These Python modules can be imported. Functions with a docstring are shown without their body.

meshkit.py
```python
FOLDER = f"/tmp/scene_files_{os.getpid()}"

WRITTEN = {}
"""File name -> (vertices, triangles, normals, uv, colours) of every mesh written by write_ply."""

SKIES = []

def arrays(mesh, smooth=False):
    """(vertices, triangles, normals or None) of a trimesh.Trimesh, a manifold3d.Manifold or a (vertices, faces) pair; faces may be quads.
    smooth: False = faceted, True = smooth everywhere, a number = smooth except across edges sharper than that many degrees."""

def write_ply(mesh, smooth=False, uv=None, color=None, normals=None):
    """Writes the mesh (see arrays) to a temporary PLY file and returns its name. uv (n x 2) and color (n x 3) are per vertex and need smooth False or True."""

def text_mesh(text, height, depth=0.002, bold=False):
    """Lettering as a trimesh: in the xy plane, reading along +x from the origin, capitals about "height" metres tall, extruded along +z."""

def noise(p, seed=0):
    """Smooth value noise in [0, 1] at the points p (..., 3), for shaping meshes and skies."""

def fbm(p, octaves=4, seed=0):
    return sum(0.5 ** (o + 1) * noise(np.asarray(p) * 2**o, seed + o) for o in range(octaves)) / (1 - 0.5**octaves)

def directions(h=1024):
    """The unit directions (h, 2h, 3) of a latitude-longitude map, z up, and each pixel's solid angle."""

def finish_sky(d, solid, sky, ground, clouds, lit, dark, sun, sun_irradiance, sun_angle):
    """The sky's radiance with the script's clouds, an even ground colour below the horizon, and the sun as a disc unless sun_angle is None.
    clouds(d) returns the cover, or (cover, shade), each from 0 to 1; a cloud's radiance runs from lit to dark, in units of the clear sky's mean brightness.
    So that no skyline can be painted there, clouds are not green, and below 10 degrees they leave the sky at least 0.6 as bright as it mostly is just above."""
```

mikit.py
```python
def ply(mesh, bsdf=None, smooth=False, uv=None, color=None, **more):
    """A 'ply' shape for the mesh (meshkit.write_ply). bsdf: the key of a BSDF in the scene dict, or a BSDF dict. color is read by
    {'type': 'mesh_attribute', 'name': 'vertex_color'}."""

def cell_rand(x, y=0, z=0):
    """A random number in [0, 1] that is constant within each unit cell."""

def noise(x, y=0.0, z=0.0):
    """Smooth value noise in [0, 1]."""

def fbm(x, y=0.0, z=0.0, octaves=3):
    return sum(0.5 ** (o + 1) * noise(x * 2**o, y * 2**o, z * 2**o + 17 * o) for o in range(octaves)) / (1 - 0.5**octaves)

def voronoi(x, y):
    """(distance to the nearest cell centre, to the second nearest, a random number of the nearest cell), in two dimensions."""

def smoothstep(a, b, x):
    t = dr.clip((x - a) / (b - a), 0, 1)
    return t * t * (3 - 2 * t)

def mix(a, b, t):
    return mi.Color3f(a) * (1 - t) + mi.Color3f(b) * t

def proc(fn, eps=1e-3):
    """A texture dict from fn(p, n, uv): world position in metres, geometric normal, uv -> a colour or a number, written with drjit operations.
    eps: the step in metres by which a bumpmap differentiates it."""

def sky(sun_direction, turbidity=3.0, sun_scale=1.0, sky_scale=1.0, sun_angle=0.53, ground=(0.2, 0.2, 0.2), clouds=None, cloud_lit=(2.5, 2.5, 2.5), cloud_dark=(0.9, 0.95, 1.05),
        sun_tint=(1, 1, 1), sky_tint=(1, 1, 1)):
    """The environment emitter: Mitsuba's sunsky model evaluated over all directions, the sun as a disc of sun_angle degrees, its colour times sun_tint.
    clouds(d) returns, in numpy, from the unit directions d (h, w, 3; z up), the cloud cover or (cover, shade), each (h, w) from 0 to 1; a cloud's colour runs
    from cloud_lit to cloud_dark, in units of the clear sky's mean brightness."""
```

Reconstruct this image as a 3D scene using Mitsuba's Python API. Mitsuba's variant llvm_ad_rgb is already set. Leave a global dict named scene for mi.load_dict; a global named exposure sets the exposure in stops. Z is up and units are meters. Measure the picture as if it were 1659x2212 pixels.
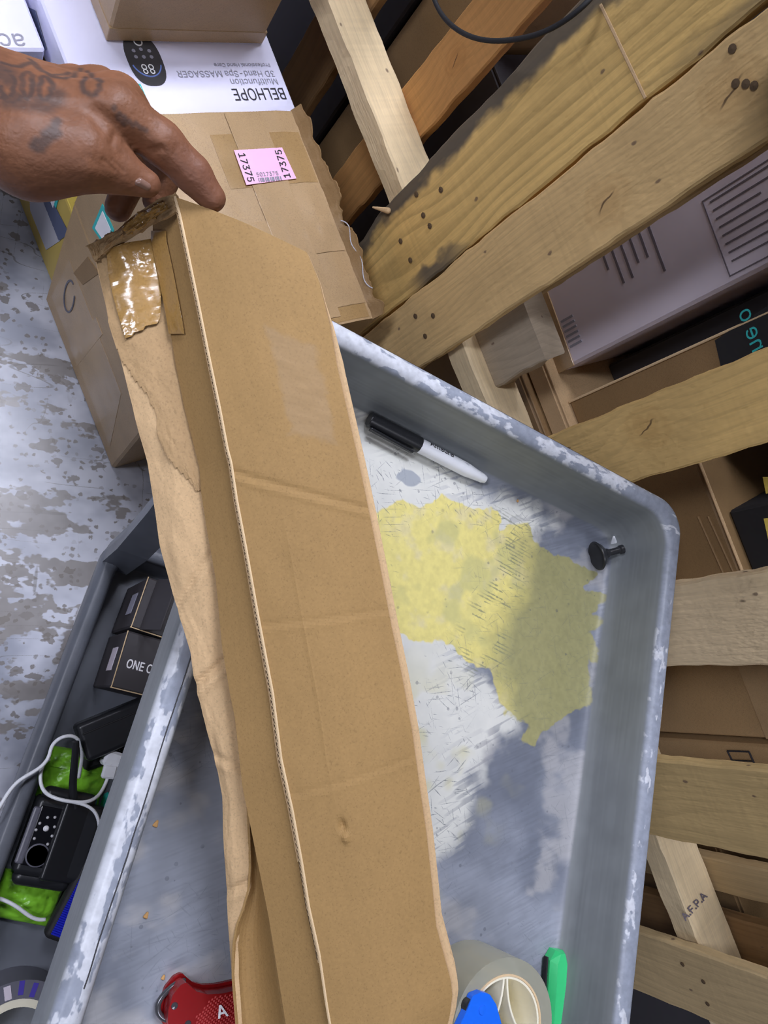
import math, random, numpy as np, trimesh, drjit as dr, mitsuba as mi, mikit, meshkit
from manifold3d import Manifold
from shapely.geometry import Polygon
from mikit import noise, fbm, voronoi, cell_rand, smoothstep, mix, proc

T = mi.ScalarTransform4f
rng = np.random.default_rng(5)
scene, labels = {}, {}

# ------------------------------------------------------------------ camera, light, exposure
CAM_Z = 1.34                       # phone height above the floor
F, CX, CY = 1660.0, 829.5, 1106.0
_n = np.array([-976.5, 383, F]); _n /= np.linalg.norm(_n)
UP = -_n
FW = np.array([0, 0, 1.0]) - _n * _n[2]; FW /= np.linalg.norm(FW)
RT = np.cross(FW, UP)
view, img_up = np.array([RT[2], FW[2], UP[2]]), -np.array([RT[1], FW[1], UP[1]])
scene['camera'] = {'type': 'perspective', 'fov': math.degrees(2 * math.atan(829.5 / F)), 'fov_axis': 'x', 'near_clip': 0.02, 'far_clip': 60.0,
                   'to_world': T().look_at(origin=[0, 0, CAM_Z], target=[float(a) for a in (np.array([0, 0, CAM_Z]) + view)], up=[float(a) for a in img_up])}
exposure = 0.28
LAMPS = [  # centre x, y, z, size x, size y, radiance rgb
    (-1.10, 0.78, 2.92, 0.35, 1.25, (40., 41., 47.)),
    (-0.85, -1.45, 2.92, 0.35, 1.25, (26., 26.6, 30.5)),
    (1.50, -0.60, 2.92, 0.35, 1.25, (10., 10.2, 11.6)),  # added fill lamp that lifts the shadows; no such fixture known
]


def P(px, py, z=None, y=None, x=None, d=None):
    """The point of the place seen at a pixel of the photograph, on a plane z (height above the floor), y, x or at a depth d."""
    v = np.array([px - CX, py - CY, F]); r = np.array([v @ RT, v @ FW, v @ UP])
    if z is not None: t = (z - CAM_Z) / r[2]
    elif y is not None: t = y / r[1]
    elif x is not None: t = x / r[0]
    else: t = d / F
    return r * t + np.array([0, 0, CAM_Z])


X, Y, Z = np.eye(3)
WD, LD = np.array([.644896, .76427, 0]), np.array([-.764268, .644898, 0])     # the cart's own width and length directions


def C(w, l, z): return WD * w + LD * l + Z * z


def unit(v): return np.asarray(v, float) / np.linalg.norm(v)


# ------------------------------------------------------------------ scene helpers
def key_for(name):
    if name not in scene and not any(k.startswith(name + '__') for k in scene) and name not in labels: return name
    i = 1
    while f'{name}_{i:03d}' in scene or f'{name}_{i:03d}' in labels or any(k.startswith(f'{name}_{i:03d}__') for k in scene): i += 1
    return f'{name}_{i:03d}'


def thing(name, label, cat, group=None, kind=None):
    k = key_for(name); labels[k] = {'label': label, 'category': cat}
    if group: labels[k]['group'] = group
    if kind: labels[k]['kind'] = kind
    return k


def add(parent, name, mesh, bsdf, smooth=False, uv=None, color=None, label=None, kind=None, **more):
    k = key_for(f'{parent}__{name}' if parent and name else (parent or name))if name else parent
    scene[k] = mikit.ply(mesh, bsdf, smooth, uv, color, **more)
    if label or kind:
        labels.setdefault(k, {})
        if label: labels[k]['label'] = label
        if kind: labels[k]['kind'] = kind
    return k


def struct(name, mesh, bsdf, label):
    scene[name] = mikit.ply(mesh, bsdf); labels[name] = {'label': label, 'kind': 'structure', 'category': name.split('_')[0]}


def mat(name, color, rough=0.5, spec=0.5, **kw):
    d = {'type': 'principled', 'base_color': color if isinstance(color, dict) else {'type': 'rgb', 'value': list(color)}, 'roughness': rough, 'specular': spec, **kw}
    scene[name] = {'type': 'twosided', 'b': d} if 'spec_trans' not in kw else d
    return name


def bumped(name, color, rough, fn, scale, eps=5e-4, spec=0.5, **kw):
    d = {'type': 'principled', 'base_color': color if isinstance(color, dict) else {'type': 'rgb', 'value': list(color)}, 'roughness': rough, 'specular': spec, **kw}
    scene[name] = {'type': 'twosided', 'b': {'type': 'bumpmap', 'arbitrary': proc(fn, eps), 'scale': scale, 'bsdf': d}}
    return name


# ------------------------------------------------------------------ mesh helpers
def frame(mesh, o, ex, ey, ez):
    m = np.eye(4); m[:3, 0], m[:3, 1], m[:3, 2], m[:3, 3] = ex, ey, ez, o
    mesh = mesh.copy(); mesh.apply_transform(m); return mesh


def cbox(sx, sy, sz, ch=0.002):
    """A chamfered box, base corner at the origin."""
    ch = min(ch, sx * .45, sy * .45, sz * .45); pts = []
    for i in (0, 1):
        for j in (0, 1):
            for k in (0, 1):
                c = np.array([i * sx, j * sy, k * sz]); s = np.array([1 - 2 * i, 1 - 2 * j, 1 - 2 * k]) * ch
                for a in range(3):
                    q = c + s; q[a] = c[a]; pts.append(q)
    return trimesh.convex.convex_hull(np.array(pts))


def obox(o, ex, ey, ez, ch=0.002):
    """Chamfered box from a corner and three edge vectors."""
    s = [np.linalg.norm(v) for v in (ex, ey, ez)]
    m = frame(cbox(*s, ch), o, unit(ex), unit(ey), unit(ez))
    if np.linalg.det(np.array([ex, ey, ez])) < 0: m.invert()
    return m


def abox(x0, x1, y0, y1, z0, z1, ch=0.002): return obox((x0, y0, z0), X * (x1 - x0), Y * (y1 - y0), Z * (z1 - z0), ch)


def hull(balls, sub=2):
    """Hull of spheres (x, y, z, r)."""
    pts = []
    s = trimesh.creation.icosphere(subdivisions=sub).vertices
    for b in balls: pts.append(s * b[3] + np.array(b[:3]))
    return trimesh.convex.convex_hull(np.vstack(pts))


def tube(path, r, n=10, closed=False):
    path = np.asarray(path, float); r = np.broadcast_to(r, len(path))
    t = np.gradient(path, axis=0); t /= np.linalg.norm(t, axis=1, keepdims=True) + 1e-12
    u = np.cross(t[0], Z if abs(t[0][2]) < .9 else X); u /= np.linalg.norm(u)
    rings = []
    for i in range(len(path)):
        u = u - t[i] * (u @ t[i]); u /= np.linalg.norm(u); w = np.cross(t[i], u)
        a = np.arange(n) * 2 * np.pi / n
        rings.append(path[i] + r[i] * (np.cos(a)[:, None] * u + np.sin(a)[:, None] * w))
    v = np.vstack(rings); f = []
    for i in range(len(path) - 1):
        for j in range(n):
            a, b, c, d = i * n + j, i * n + (j + 1) % n, (i + 1) * n + (j + 1) % n, (i + 1) * n + j
            f += [[a, b, c], [a, c, d]]
    k = len(v); v = np.vstack([v, path[0], path[-1]])
    for j in range(n):
        f.append([k, (j + 1) % n, j]); f.append([k + 1, (len(path) - 1) * n + j, (len(path) - 1) * n + (j + 1) % n])
    return trimesh.Trimesh(v, f, process=False)


def spline(pts, n=60):
    from scipy.interpolate import CubicSpline
    pts = np.asarray(pts, float); s = np.r_[0, np.cumsum(np.linalg.norm(np.diff(pts, axis=0), axis=1))]
    return CubicSpline(s, pts)(np.linspace(0, s[-1], n))


def sheet(grid, thick):
    """A closed sheet: the grid (n, m, 3) is its upper side; thick goes away from the grid's normal."""
    n, m = grid.shape[:2]
    du, dv = np.gradient(grid, axis=0), np.gradient(grid, axis=1)
    nn = np.cross(du, dv); nn /= np.linalg.norm(nn, axis=2, keepdims=True) + 1e-12
    top, bot = grid.reshape(-1, 3), (grid - nn * thick).reshape(-1, 3)
    idx = np.arange(n * m).reshape(n, m); f = []
    a, b, c, d = idx[:-1, :-1].ravel(), idx[1:, :-1].ravel(), idx[1:, 1:].ravel(), idx[:-1, 1:].ravel()
    f += [np.c_[a, b, c], np.c_[a, c, d], np.c_[a, c, b] + n * m, np.c_[a, d, c] + n * m]
    ring = np.r_[idx[:, 0], idx[-1, 1:], idx[-2::-1, -1], idx[0, -2:0:-1]]; r2 = np.roll(ring, -1); k = n * m
    f += [np.c_[ring, ring + k, r2 + k], np.c_[ring, r2 + k, r2]]
    return trimesh.Trimesh(np.vstack([top, bot]), np.vstack(f), process=False)


def up_normal(grid, want):
    n = np.cross(grid[1, 0] - grid[0, 0], grid[0, 1] - grid[0, 0])
    return grid if n @ want > 0 else grid[:, ::-1]


def extr(poly, h, o, ex, ey, ez=None):
    """A 2-D outline (list or Polygon) extruded by h along the normal, placed at o."""
    poly = poly if isinstance(poly, Polygon) else Polygon(poly)
    if not poly.is_valid: poly = poly.buffer(0)
    m = trimesh.creation.extrude_polygon(poly, h, engine='earcut')
    ez = unit(np.cross(ex, ey)) if ez is None else ez
    return frame(m, o, unit(ex), unit(ey), ez)


def decal(parent, name, corners, bsdf, lift=0.0006, **kw):
    """A thin printed sheet through four points (in order), lifted along its normal, towards the camera's side."""
    c = np.array(corners); n = unit(np.cross(c[1] - c[0], c[-1] - c[0]))
    if n @ (np.array([0, 0, CAM_Z]) - c.mean(0)) < 0: n, c = -n, c[::-1]
    v = np.vstack([c + n * lift, c]); k = len(c); f = [[0, i, i + 1] for i in range(1, k - 1)]
    for i in range(k): j = (i + 1) % k; f += [[i, k + i, k + j], [i, k + j, j]]
    return add(parent, name, trimesh.Trimesh(v, f, process=False), bsdf, **kw)


def words(parent, name, s, h, o, xd, yd, bsdf, bold=False, stretch=1.0, depth=0.0003, **kw):
    m = meshkit.text_mesh(s, h, depth, bold); m.apply_scale([stretch, 1, 1])
    xd, yd = unit(xd), unit(yd); return add(parent, name, frame(m, o, xd, yd, unit(np.cross(xd, yd))), bsdf, **kw)


def lathe(profile, o, axis, n=40):
    m = trimesh.creation.revolve(np.asarray(profile, float), sections=n)
    ez = unit(axis); ex = unit(np.cross(ez, X if abs(ez[0]) < .8 else Y)); return frame(m, o, ex, np.cross(ez, ex), ez)


# ------------------------------------------------------------------ materials
def sd_poly(a, b, pts):
    """Signed distance to a polygon (negative inside) in drjit."""
    d = dr.square(a - pts[0][0]) + dr.square(b - pts[0][1]); s = mi.Float(1)
    n = len(pts)
    for i in range(n):
        (x0, y0), (x1, y1) = pts[i], pts[i - 1]
        ex, ey = x1 - x0, y1 - y0; wx, wy = a - x0, b - y0
        t = dr.clip((wx * ex + wy * ey) / (ex * ex + ey * ey), 0, 1)
        d = dr.minimum(d, dr.square(wx - ex * t) + dr.square(wy - ey * t))
        c1, c2, c3 = b >= y0, b < y1, ex * wy > ey * wx
        s = dr.select((c1 & c2 & c3) | (~c1 & ~c2 & ~c3), -s, s)
    return s * dr.sqrt(d)


TRAY_Z, RIM_Z = CAM_Z - .5525, CAM_Z - .487
SH_Z, SHRIM_Z = CAM_Z - 1.05, CAM_Z - .99


def to_wl(px, z):
    out = []
    for a, b in px: q = P(a, b, z=z); out.append((float(q @ WD), float(q @ LD)))
    return out


YEL = to_wl([(800, 1110), (870, 1078), (905, 1095), (955, 1073), (1010, 1092), (1075, 1105), (1082, 1140), (1140, 1130), (1165, 1185), (1245, 1215), (1290, 1240), (1262, 1268), (1312, 1290),
             (1278, 1325), (1302, 1345), (1276, 1365), (1296, 1460), (1268, 1415), (1275, 1515), (1240, 1535), (1180, 1575), (1152, 1610), (1122, 1598), (1140, 1565), (1092, 1540), (1070, 1480), (1058, 1448),
             (1005, 1430), (960, 1382), (900, 1388), (850, 1355), (760, 1320), (740, 1150)], TRAY_Z)
WHT = to_wl([(700, 790), (900, 940), (1060, 1040), (1110, 1090), (1180, 1130), (1100, 1180), (1040, 1440), (1090, 1560), (1025, 1650), (1010, 1760), (960, 1850), (990, 1990), (950, 2060), (700, 2060), (640, 1200)], TRAY_Z)


def tray_color(p, n, uv):
    w, l = p.x * float(WD[0]) + p.y * float(WD[1]), p.x * float(LD[0]) + p.y * float(LD[1])
    big, mid, fine = fbm(w * 14, l * 14, p.z * 14, 4), fbm(w * 55, l * 55, p.z * 40, 4), fbm(w * 260, l * 260, 3.0, 3)
    grey = mix((.135, .150, .185), (.235, .255, .300), smoothstep(.3, .7, big))
    grey = grey * (.84 + .32 * mid)
    grey = mix(grey, (.42, .41, .40), .5 * smoothstep(.55, .72, fbm(w * 22 + 7, l * 30, 1.0, 4)))
    # brushed wear: fine strokes in two directions
    st = noise(w * 60 + l * 25, l * 700 - w * 420, 2.0) * noise(w * 30, l * 30, 5.0)
    grey = grey * (1 + .25 * (st - .25))
    sdw = sd_poly(w, l, WHT) + (big - .5) * .06 + (mid - .5) * .04
    white = mix((.52, .53, .50), (.68, .68, .62), mid)
    edge = smoothstep(.55, .75, noise((w * .8 + l * .6) * 60, (l * .8 - w * .6) * 460, 1.0))
    bed = mix(grey, white, smoothstep(.012, -.018, sdw) * (1 - .75 * edge * smoothstep(-.05, .01, sdw)))
    sdy = sd_poly(w, l, YEL) + (fbm(w * 110, l * 110, 2.0, 3) - .5) * .009
    far = smoothstep(.395, .44, w + (big - .5) * .07 + (.02 * mid))                # the thin, worn side of the yellow stain
    yel = mix((.66, .58, .185), (.30, .285, .125), far)
    yel = mix(yel, (.62, .55, .30), .7 * smoothstep(.5, .7, mid) * (1 - far))
    yel = yel * (.9 + .2 * fine)
    yel = mix(yel, (.40, .40, .17), .5 * smoothstep(.52, .68, fbm(w * 30, l * 30, 9.0, 3)) * (1 - far))
    bed = mix(bed, yel, smoothstep(.0012, -.0012, sdy) * .94)
    # stains of yellow lower on the bed
    low = smoothstep(.60, .72, fbm(w * 26 + 3, l * 26, 8.0, 3)) * smoothstep(.05, -.03, sdw) * smoothstep(.02, .12, l * -1 + .17)
    bed = mix(bed, (.50, .47, .22), .55 * low)
    # scratches and scuffs down to dark plastic
    scr = mi.Float(0)
    for i, (an, cu, cv, keep) in enumerate([(.35, .030, .0060, .62), (1.05, .022, .0070, .70), (1.95, .035, .0060, .66), (2.7, .018, .0060, .70), (.75, .055, .0110, .62), (2.3, .010, .0045, .72), (.1, .009, .0042, .74)]):
        ca, sa = math.cos(an), math.sin(an)
        bend = (noise(w * 30 + i, l * 30, 2.0) - .5) * .004
        u, v = w * ca + l * sa, l * ca - w * sa + bend
        iu, iv = dr.floor(u / cu + cell_rand(dr.floor(v / cv), i)), dr.floor(v / cv)
        fu, fv = u / cu + cell_rand(iv, i) - iu, v / cv - iv
        on_ = smoothstep(keep, keep + .02, cell_rand(iu, iv, i + 20))
        c0, hl, wd = .25 + .5 * cell_rand(iu, iv, i + 40), .15 + .35 * cell_rand(iu, iv, i + 60), (.00022 + .00045 * dr.square(cell_rand(iu, iv, i + 80))) / cv
        taper = dr.clip(1 - dr.square((fu - .5) / hl), 0, 1)
        scr = dr.maximum(scr, on_ * smoothstep(wd, wd * .35, dr.abs(fv - c0) + (1 - taper) * wd * .9) * dr.select(taper > 0, 1.0, 0.0) * (.35 + .65 * noise(u * 900, v * 300, i)))
    scr = scr * smoothstep(.36, .56, fbm(w * 18, l * 18, 5.0, 3))
    scr2 = mi.Float(0)
    near = smoothstep(.02, -.03, sdw)
    bed = mix(bed, (.12, .135, .15), scr * (.38 + .55 * near))
    su, sv = (w * .995 - l * .1) / .021, (l * .995 + w * .1) / .0032
    ju = dr.floor(su + 3 * cell_rand(dr.floor(sv), 77)); stroke = smoothstep(.50, .54, cell_rand(ju, dr.floor(sv), 78)) * smoothstep(.42, .2, dr.abs(sv - dr.floor(sv) - .5) + .25 * noise(w * 500, l * 500, 3.0))
    stroke *= smoothstep(.36, .39, w + (big - .5) * .05) * smoothstep(.435, .405, w) * smoothstep(.10, .15, l + (mid - .5) * .1) * smoothstep(.285, .26, l) * smoothstep(.4, .55, fbm(w * 45, l * 45, 12.0, 2))
    bed = mix(bed, (.17, .19, .13), .75 * dr.clip(stroke, 0, 1))
    blob = smoothstep(.30, .24, voronoi(w * 170, l * 170)[0] + 2.2 * (1 - voronoi(w * 170, l * 170)[2]))
    bed = mix(bed, (.09, .10, .12), .45 * blob * smoothstep(.45, .6, mid))
    cx, cl = to_wl([(880, 1035)], TRAY_Z)[0]
    dsp = dr.sqrt(dr.square((w - cx) * .9) + dr.square((l - cl))) + (fbm(w * 90, l * 90, 1.0, 2) - .5) * .010
    bed = mix(bed, (.27, .30, .34), .85 * smoothstep(.0105, .0085, dsp))
    # the rolled rim: knocked pale where things scrape over it
    endrim = dr.abs(l - .320) < .022
    along, across = dr.select(endrim, w, l), dr.select(endrim, l, w)
    paint = .6 * fbm(along * 26, across * 110, 4.0, 4) + .4 * fbm(along * 130, across * 260, 8.0, 4) + .10 * smoothstep(.3, .17, w) * dr.select(endrim, 0.0, 1.0) + .03 * dr.select(endrim, 1.0, 0.0) - .10 * smoothstep(.45, .5, w)
    scuff = smoothstep(.51, .57, paint)
    rim = mix((.24, .265, .32), (.54, .56, .60), .85 * scuff) * (.8 + .4 * fine)
    wall = mix((.15, .165, .175), (.20, .215, .22), big) * (.88 + .24 * mid) * (.95 + .1 * noise(along * 30, p.z * 500, 1.0))
    out = mix(wall, rim, smoothstep(RIM_Z - .0065, RIM_Z - .003, p.z))
    out = mix(out, bed, smoothstep(TRAY_Z + .006, TRAY_Z + .003, p.z))
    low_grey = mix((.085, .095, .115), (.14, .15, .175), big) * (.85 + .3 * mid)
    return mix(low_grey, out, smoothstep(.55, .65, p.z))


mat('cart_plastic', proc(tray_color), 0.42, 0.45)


def floor_color(p, n, uv):
    a, b = .42 * p.x + .907 * p.y, .907 * p.x - .42 * p.y
    big, mid = fbm(a * 3.2, b * 3.2, 1.0, 4), fbm(a * 13, b * 17, 2.0, 4)
    col = mix((.27, .29, .35), (.50, .52, .59), smoothstep(.22, .72, mid))
    worn = fbm(a * 8 + 3, b * 26, 6.0, 5) * .75 + .25 * fbm(a * 60, b * 90, 3.0, 3)
    edge = smoothstep(.600, .630, worn + (big - .5) * .45)
    col = mix(col, mix((.155, .14, .13), (.25, .235, .225), fbm(a * 40, b * 40, 4.0, 3)), edge * .92)
    q = voronoi(a * 78, b * 92)
    wob = (fbm(a * 260, b * 260, 3.0, 2) - .5) * .55
    pits = smoothstep(.30, .18, q[0] + wob) * smoothstep(.62, .86, q[2])
    q2 = voronoi(a * 24 + 5, b * 34)
    chips = smoothstep(.24, .19, q2[0] + (fbm(a * 120, b * 150, 8.0, 3) - .5) * .5) * smoothstep(.66, .8, q2[2])
    col = mix(col, (.15, .132, .115), .8 * dr.clip(pits + chips, 0, 1))
    sc = smoothstep(.012, .003, dr.abs(noise(a * 7, b * 46, 2.0) - .5)) * smoothstep(.45, .6, noise(a * 12, b * 12, 9.0))
    sc2 = smoothstep(.010, .002, dr.abs(noise(a * 40, b * 6 + 4, 5.0) - .5)) * smoothstep(.5, .62, noise(a * 9, b * 9, 3.0))
    return mix(col, (.14, .13, .12), .6 * dr.clip(sc + sc2, 0, 1))


mat('floor_paint', proc(floor_color), 0.33, 0.5)

KNOTS = [(2, .871, .008, .021), (2, 1.012, -.006, .022), (3, .82, -.010, .020), (4, .60, .01, .018), (8, .7, .0, .015)]
TINT = {1: (.70, .47, .17), 2: (.64, .44, .20), 3: (.68, .46, .18), 4: (.76, .59, .36), 5: (.56, .40, .18), 6: (.54, .40, .21), 7: (.74, .59, .36), 8: (.52, .27, .095), 9: (.26, .15, .065), 10: (.46, .33, .17), 11: (.40, .33, .24), 12: (.42, .29, .14)}


def wood_color(p, n, uv):
    k = dr.floor(uv.x / 10); u, v = uv.x - 10 * k, uv.y
    kd, core, crack = mi.Float(0), mi.Float(0), mi.Float(0)
    for (kid, ku, kv, r) in KNOTS:
        on = dr.select(k == kid, 1.0, 0.0)
        wob = (fbm(u * 90, v * 90, kid * 3.0, 2) - .5) * .9
        d2 = dr.square((u - ku) / (1.25 * r)) + dr.square((v - kv) / r) + wob
        kd += on * dr.exp(-d2 * .30); core += on * smoothstep(.8, .2, d2) * .55 + on * smoothstep(.5, .9, d2) * smoothstep(1.5, .9, d2) * .4
        crack += on * smoothstep(.07, .02, dr.abs((v - kv) / r + .5 * (u - ku) / r + wob * .4)) * smoothstep(.7, .3, dr.abs(u - ku) / r)
    warp = fbm(u * 2.6 + k * 13, v * 10, k, 3) - .5
    q = (v + .10 * warp) * (60 + 45 * cell_rand(k, 3)) + kd * 1.6 + k * 1.7
    fr = q - dr.floor(q)
    ring = smoothstep(.35, .9, fr) * smoothstep(1.0, .93, fr)
    fine = fbm(u * 22 + k * 5, v * 700, k, 3)
    saw = noise(u * 330, v * 8, k) * noise(u * 20, v * 20, k)
    base = mi.Color3f(.55, .40, .21)
    for i, c in TINT.items(): base = dr.select(k == i, mi.Color3f(*c), base)
    amt = dr.select((k == 4) | (k == 7), .07, dr.select(k == 1, .22, .09))
    col = base * (1 - amt * ring) * (1.0 - .20 * (fine - .5)) * (.96 + .10 * saw)
    col *= .88 + .24 * fbm(u * 5 + k, v * 22, 4.0, 3)
    col = mix(col, base * mi.Color3f(1.06, 1.04, 1.0), .3 * dr.clip(kd - core, 0, 1))
    col = mix(col, base * mi.Color3f(.70, .58, .45), .55 * dr.clip(core, 0, 1))
    col = mix(col, (.07, .035, .02), .8 * dr.clip(crack, 0, 1))
    # grey weathering along the edges of the first board and the frayed one behind
    e1 = smoothstep(-.029, -.043, v + (fbm(u * 26, v * 40, 2.0, 4) - .5) * .034)
    e2 = smoothstep(.036, .050, v + (fbm(u * 26, v * 40, 7.0, 4) - .5) * .05) * smoothstep(.72, .62, u) * smoothstep(.54, .60, u)
    e3 = smoothstep(.04, .052, v + (fbm(u * 20, v * 40, 7.0, 4) - .5) * .03) * smoothstep(.9, 1.1, u)
    col = mix(col, (.075, .07, .065), dr.select(k == 1, dr.clip(.9 * e1 + .85 * e2 + .6 * e3, 0, 1), 0.0))
    # dark spots: nail stains and bruises
    sp = voronoi(u * 14 + k * 3, v * 26 + k)
    spot = smoothstep(.085, .05, sp[0] + .05 * fbm(u * 200, v * 200, 1.0, 2)) * smoothstep(.72, .8, sp[2])
    return mix(col, (.13, .08, .06), .75 * spot)


def wood_bump(p, n, uv):
    k = dr.floor(uv.x / 10); u, v = uv.x - 10 * k, uv.y
    rough = dr.select((k == 4) | (k == 3), 1.0, .35)
    return rough * (fbm(u * 160, v * 420, k, 3) + .6 * noise(u * 60 + v * 160, v * 700, k)) + .3 * fbm(u * 20, v * 600, k, 2)


bumped('wood', proc(wood_color), 0.75, wood_bump, .0009, 4e-4, .25)


def kraft(base, var=.12, line=0.0):
    b = mi.Color3f(*base)

    def fn(p, n, uv):
        a, c, d = p.x, p.y, p.z
        m, f = fbm(a * 22, c * 22, d * 22, 3), fbm(a * 900, c * 900, d * 900, 2)
        spk = smoothstep(.66, .80, noise(a * 1100, c * 1100, d * 1100))
        return b * (1 + var * (m - .5) + .18 * (f - .5)) * (1 - .12 * spk)
    return fn


mat('kraft_plain', proc(kraft((.38, .25, .125))), .7, .25)
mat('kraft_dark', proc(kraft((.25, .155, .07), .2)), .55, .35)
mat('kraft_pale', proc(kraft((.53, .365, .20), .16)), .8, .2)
bumped('kraft_taped', proc(kraft((.39, .265, .14), .25)), .42, lambda p, n, uv: fbm(p.x * 40, p.y * 40, p.z * 40, 2), .0007, 1e-3, .4)


def hero_color(p, n, uv):
    """The held carton: uv are metres along and across it."""
    s, t = uv.x, uv.y
    a, c, d = p.x, p.y, p.z
    m, f = fbm(s * 24, t * 24, 1.0, 3), fbm(a * 900, c * 900, d * 900, 2)
    spk = smoothstep(.70, .85, noise(a * 1400, c * 1400, d * 1400))
    col = mi.Color3f(.32, .196, .076) * (1 + .12 * (m - .5) + .16 * (f - .5)) * (1 - .14 * spk)
    col *= 1 + .035 * (noise(s * 4, t * 260, 2.0) - .5)
    gl = smoothstep(.004, -.001, dr.maximum(dr.abs(s - .098) - .030, dr.abs(t - .0565) - .0125) + (fbm(s * 160, t * 160, 2.0, 3) - .5) * .008)
    return mix(col, mi.Color3f(.30, .215, .135) * (.8 + .5 * fbm(s * 300, t * 90, 3.0, 3)), .38 * gl)


mat('taped_dark', proc(kraft((.33, .21, .09), .3)), .3, .5)
mat('kraft_held', proc(hero_color), .72, .25)
bumped('brown_tape', proc(kraft((.32, .185, .055), .5)), .2, lambda p, n, uv: fbm(p.x * 200, p.y * 200, p.z * 200, 3) * smoothstep(.35, .6, fbm(p.x * 40, p.y * 40, p.z * 40, 2)), .0011, 4e-4, .6, clearcoat=.8, clearcoat_gloss=.9)
bumped('clear_tape', proc(kraft((.40, .275, .15), .3)), .24, lambda p, n, uv: fbm(p.x * 60, p.y * 60, p.z * 60, 2), .0010, 1e-3, .5)
scene['skin'] = {'type': 'twosided', 'b': {'type': 'bumpmap', 'arbitrary': proc(lambda p, n, uv: fbm(p.x * 700, p.y * 700, p.z * 700, 2) + .6 * noise(p.x * 260, p.y * 260, p.z * 260), 3e-4), 'scale': .00022,
                 'bsdf': {'type': 'principled', 'base_color': {'type': 'mesh_attribute', 'name': 'vertex_color'}, 'roughness': .52, 'specular': .35}}}
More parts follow.
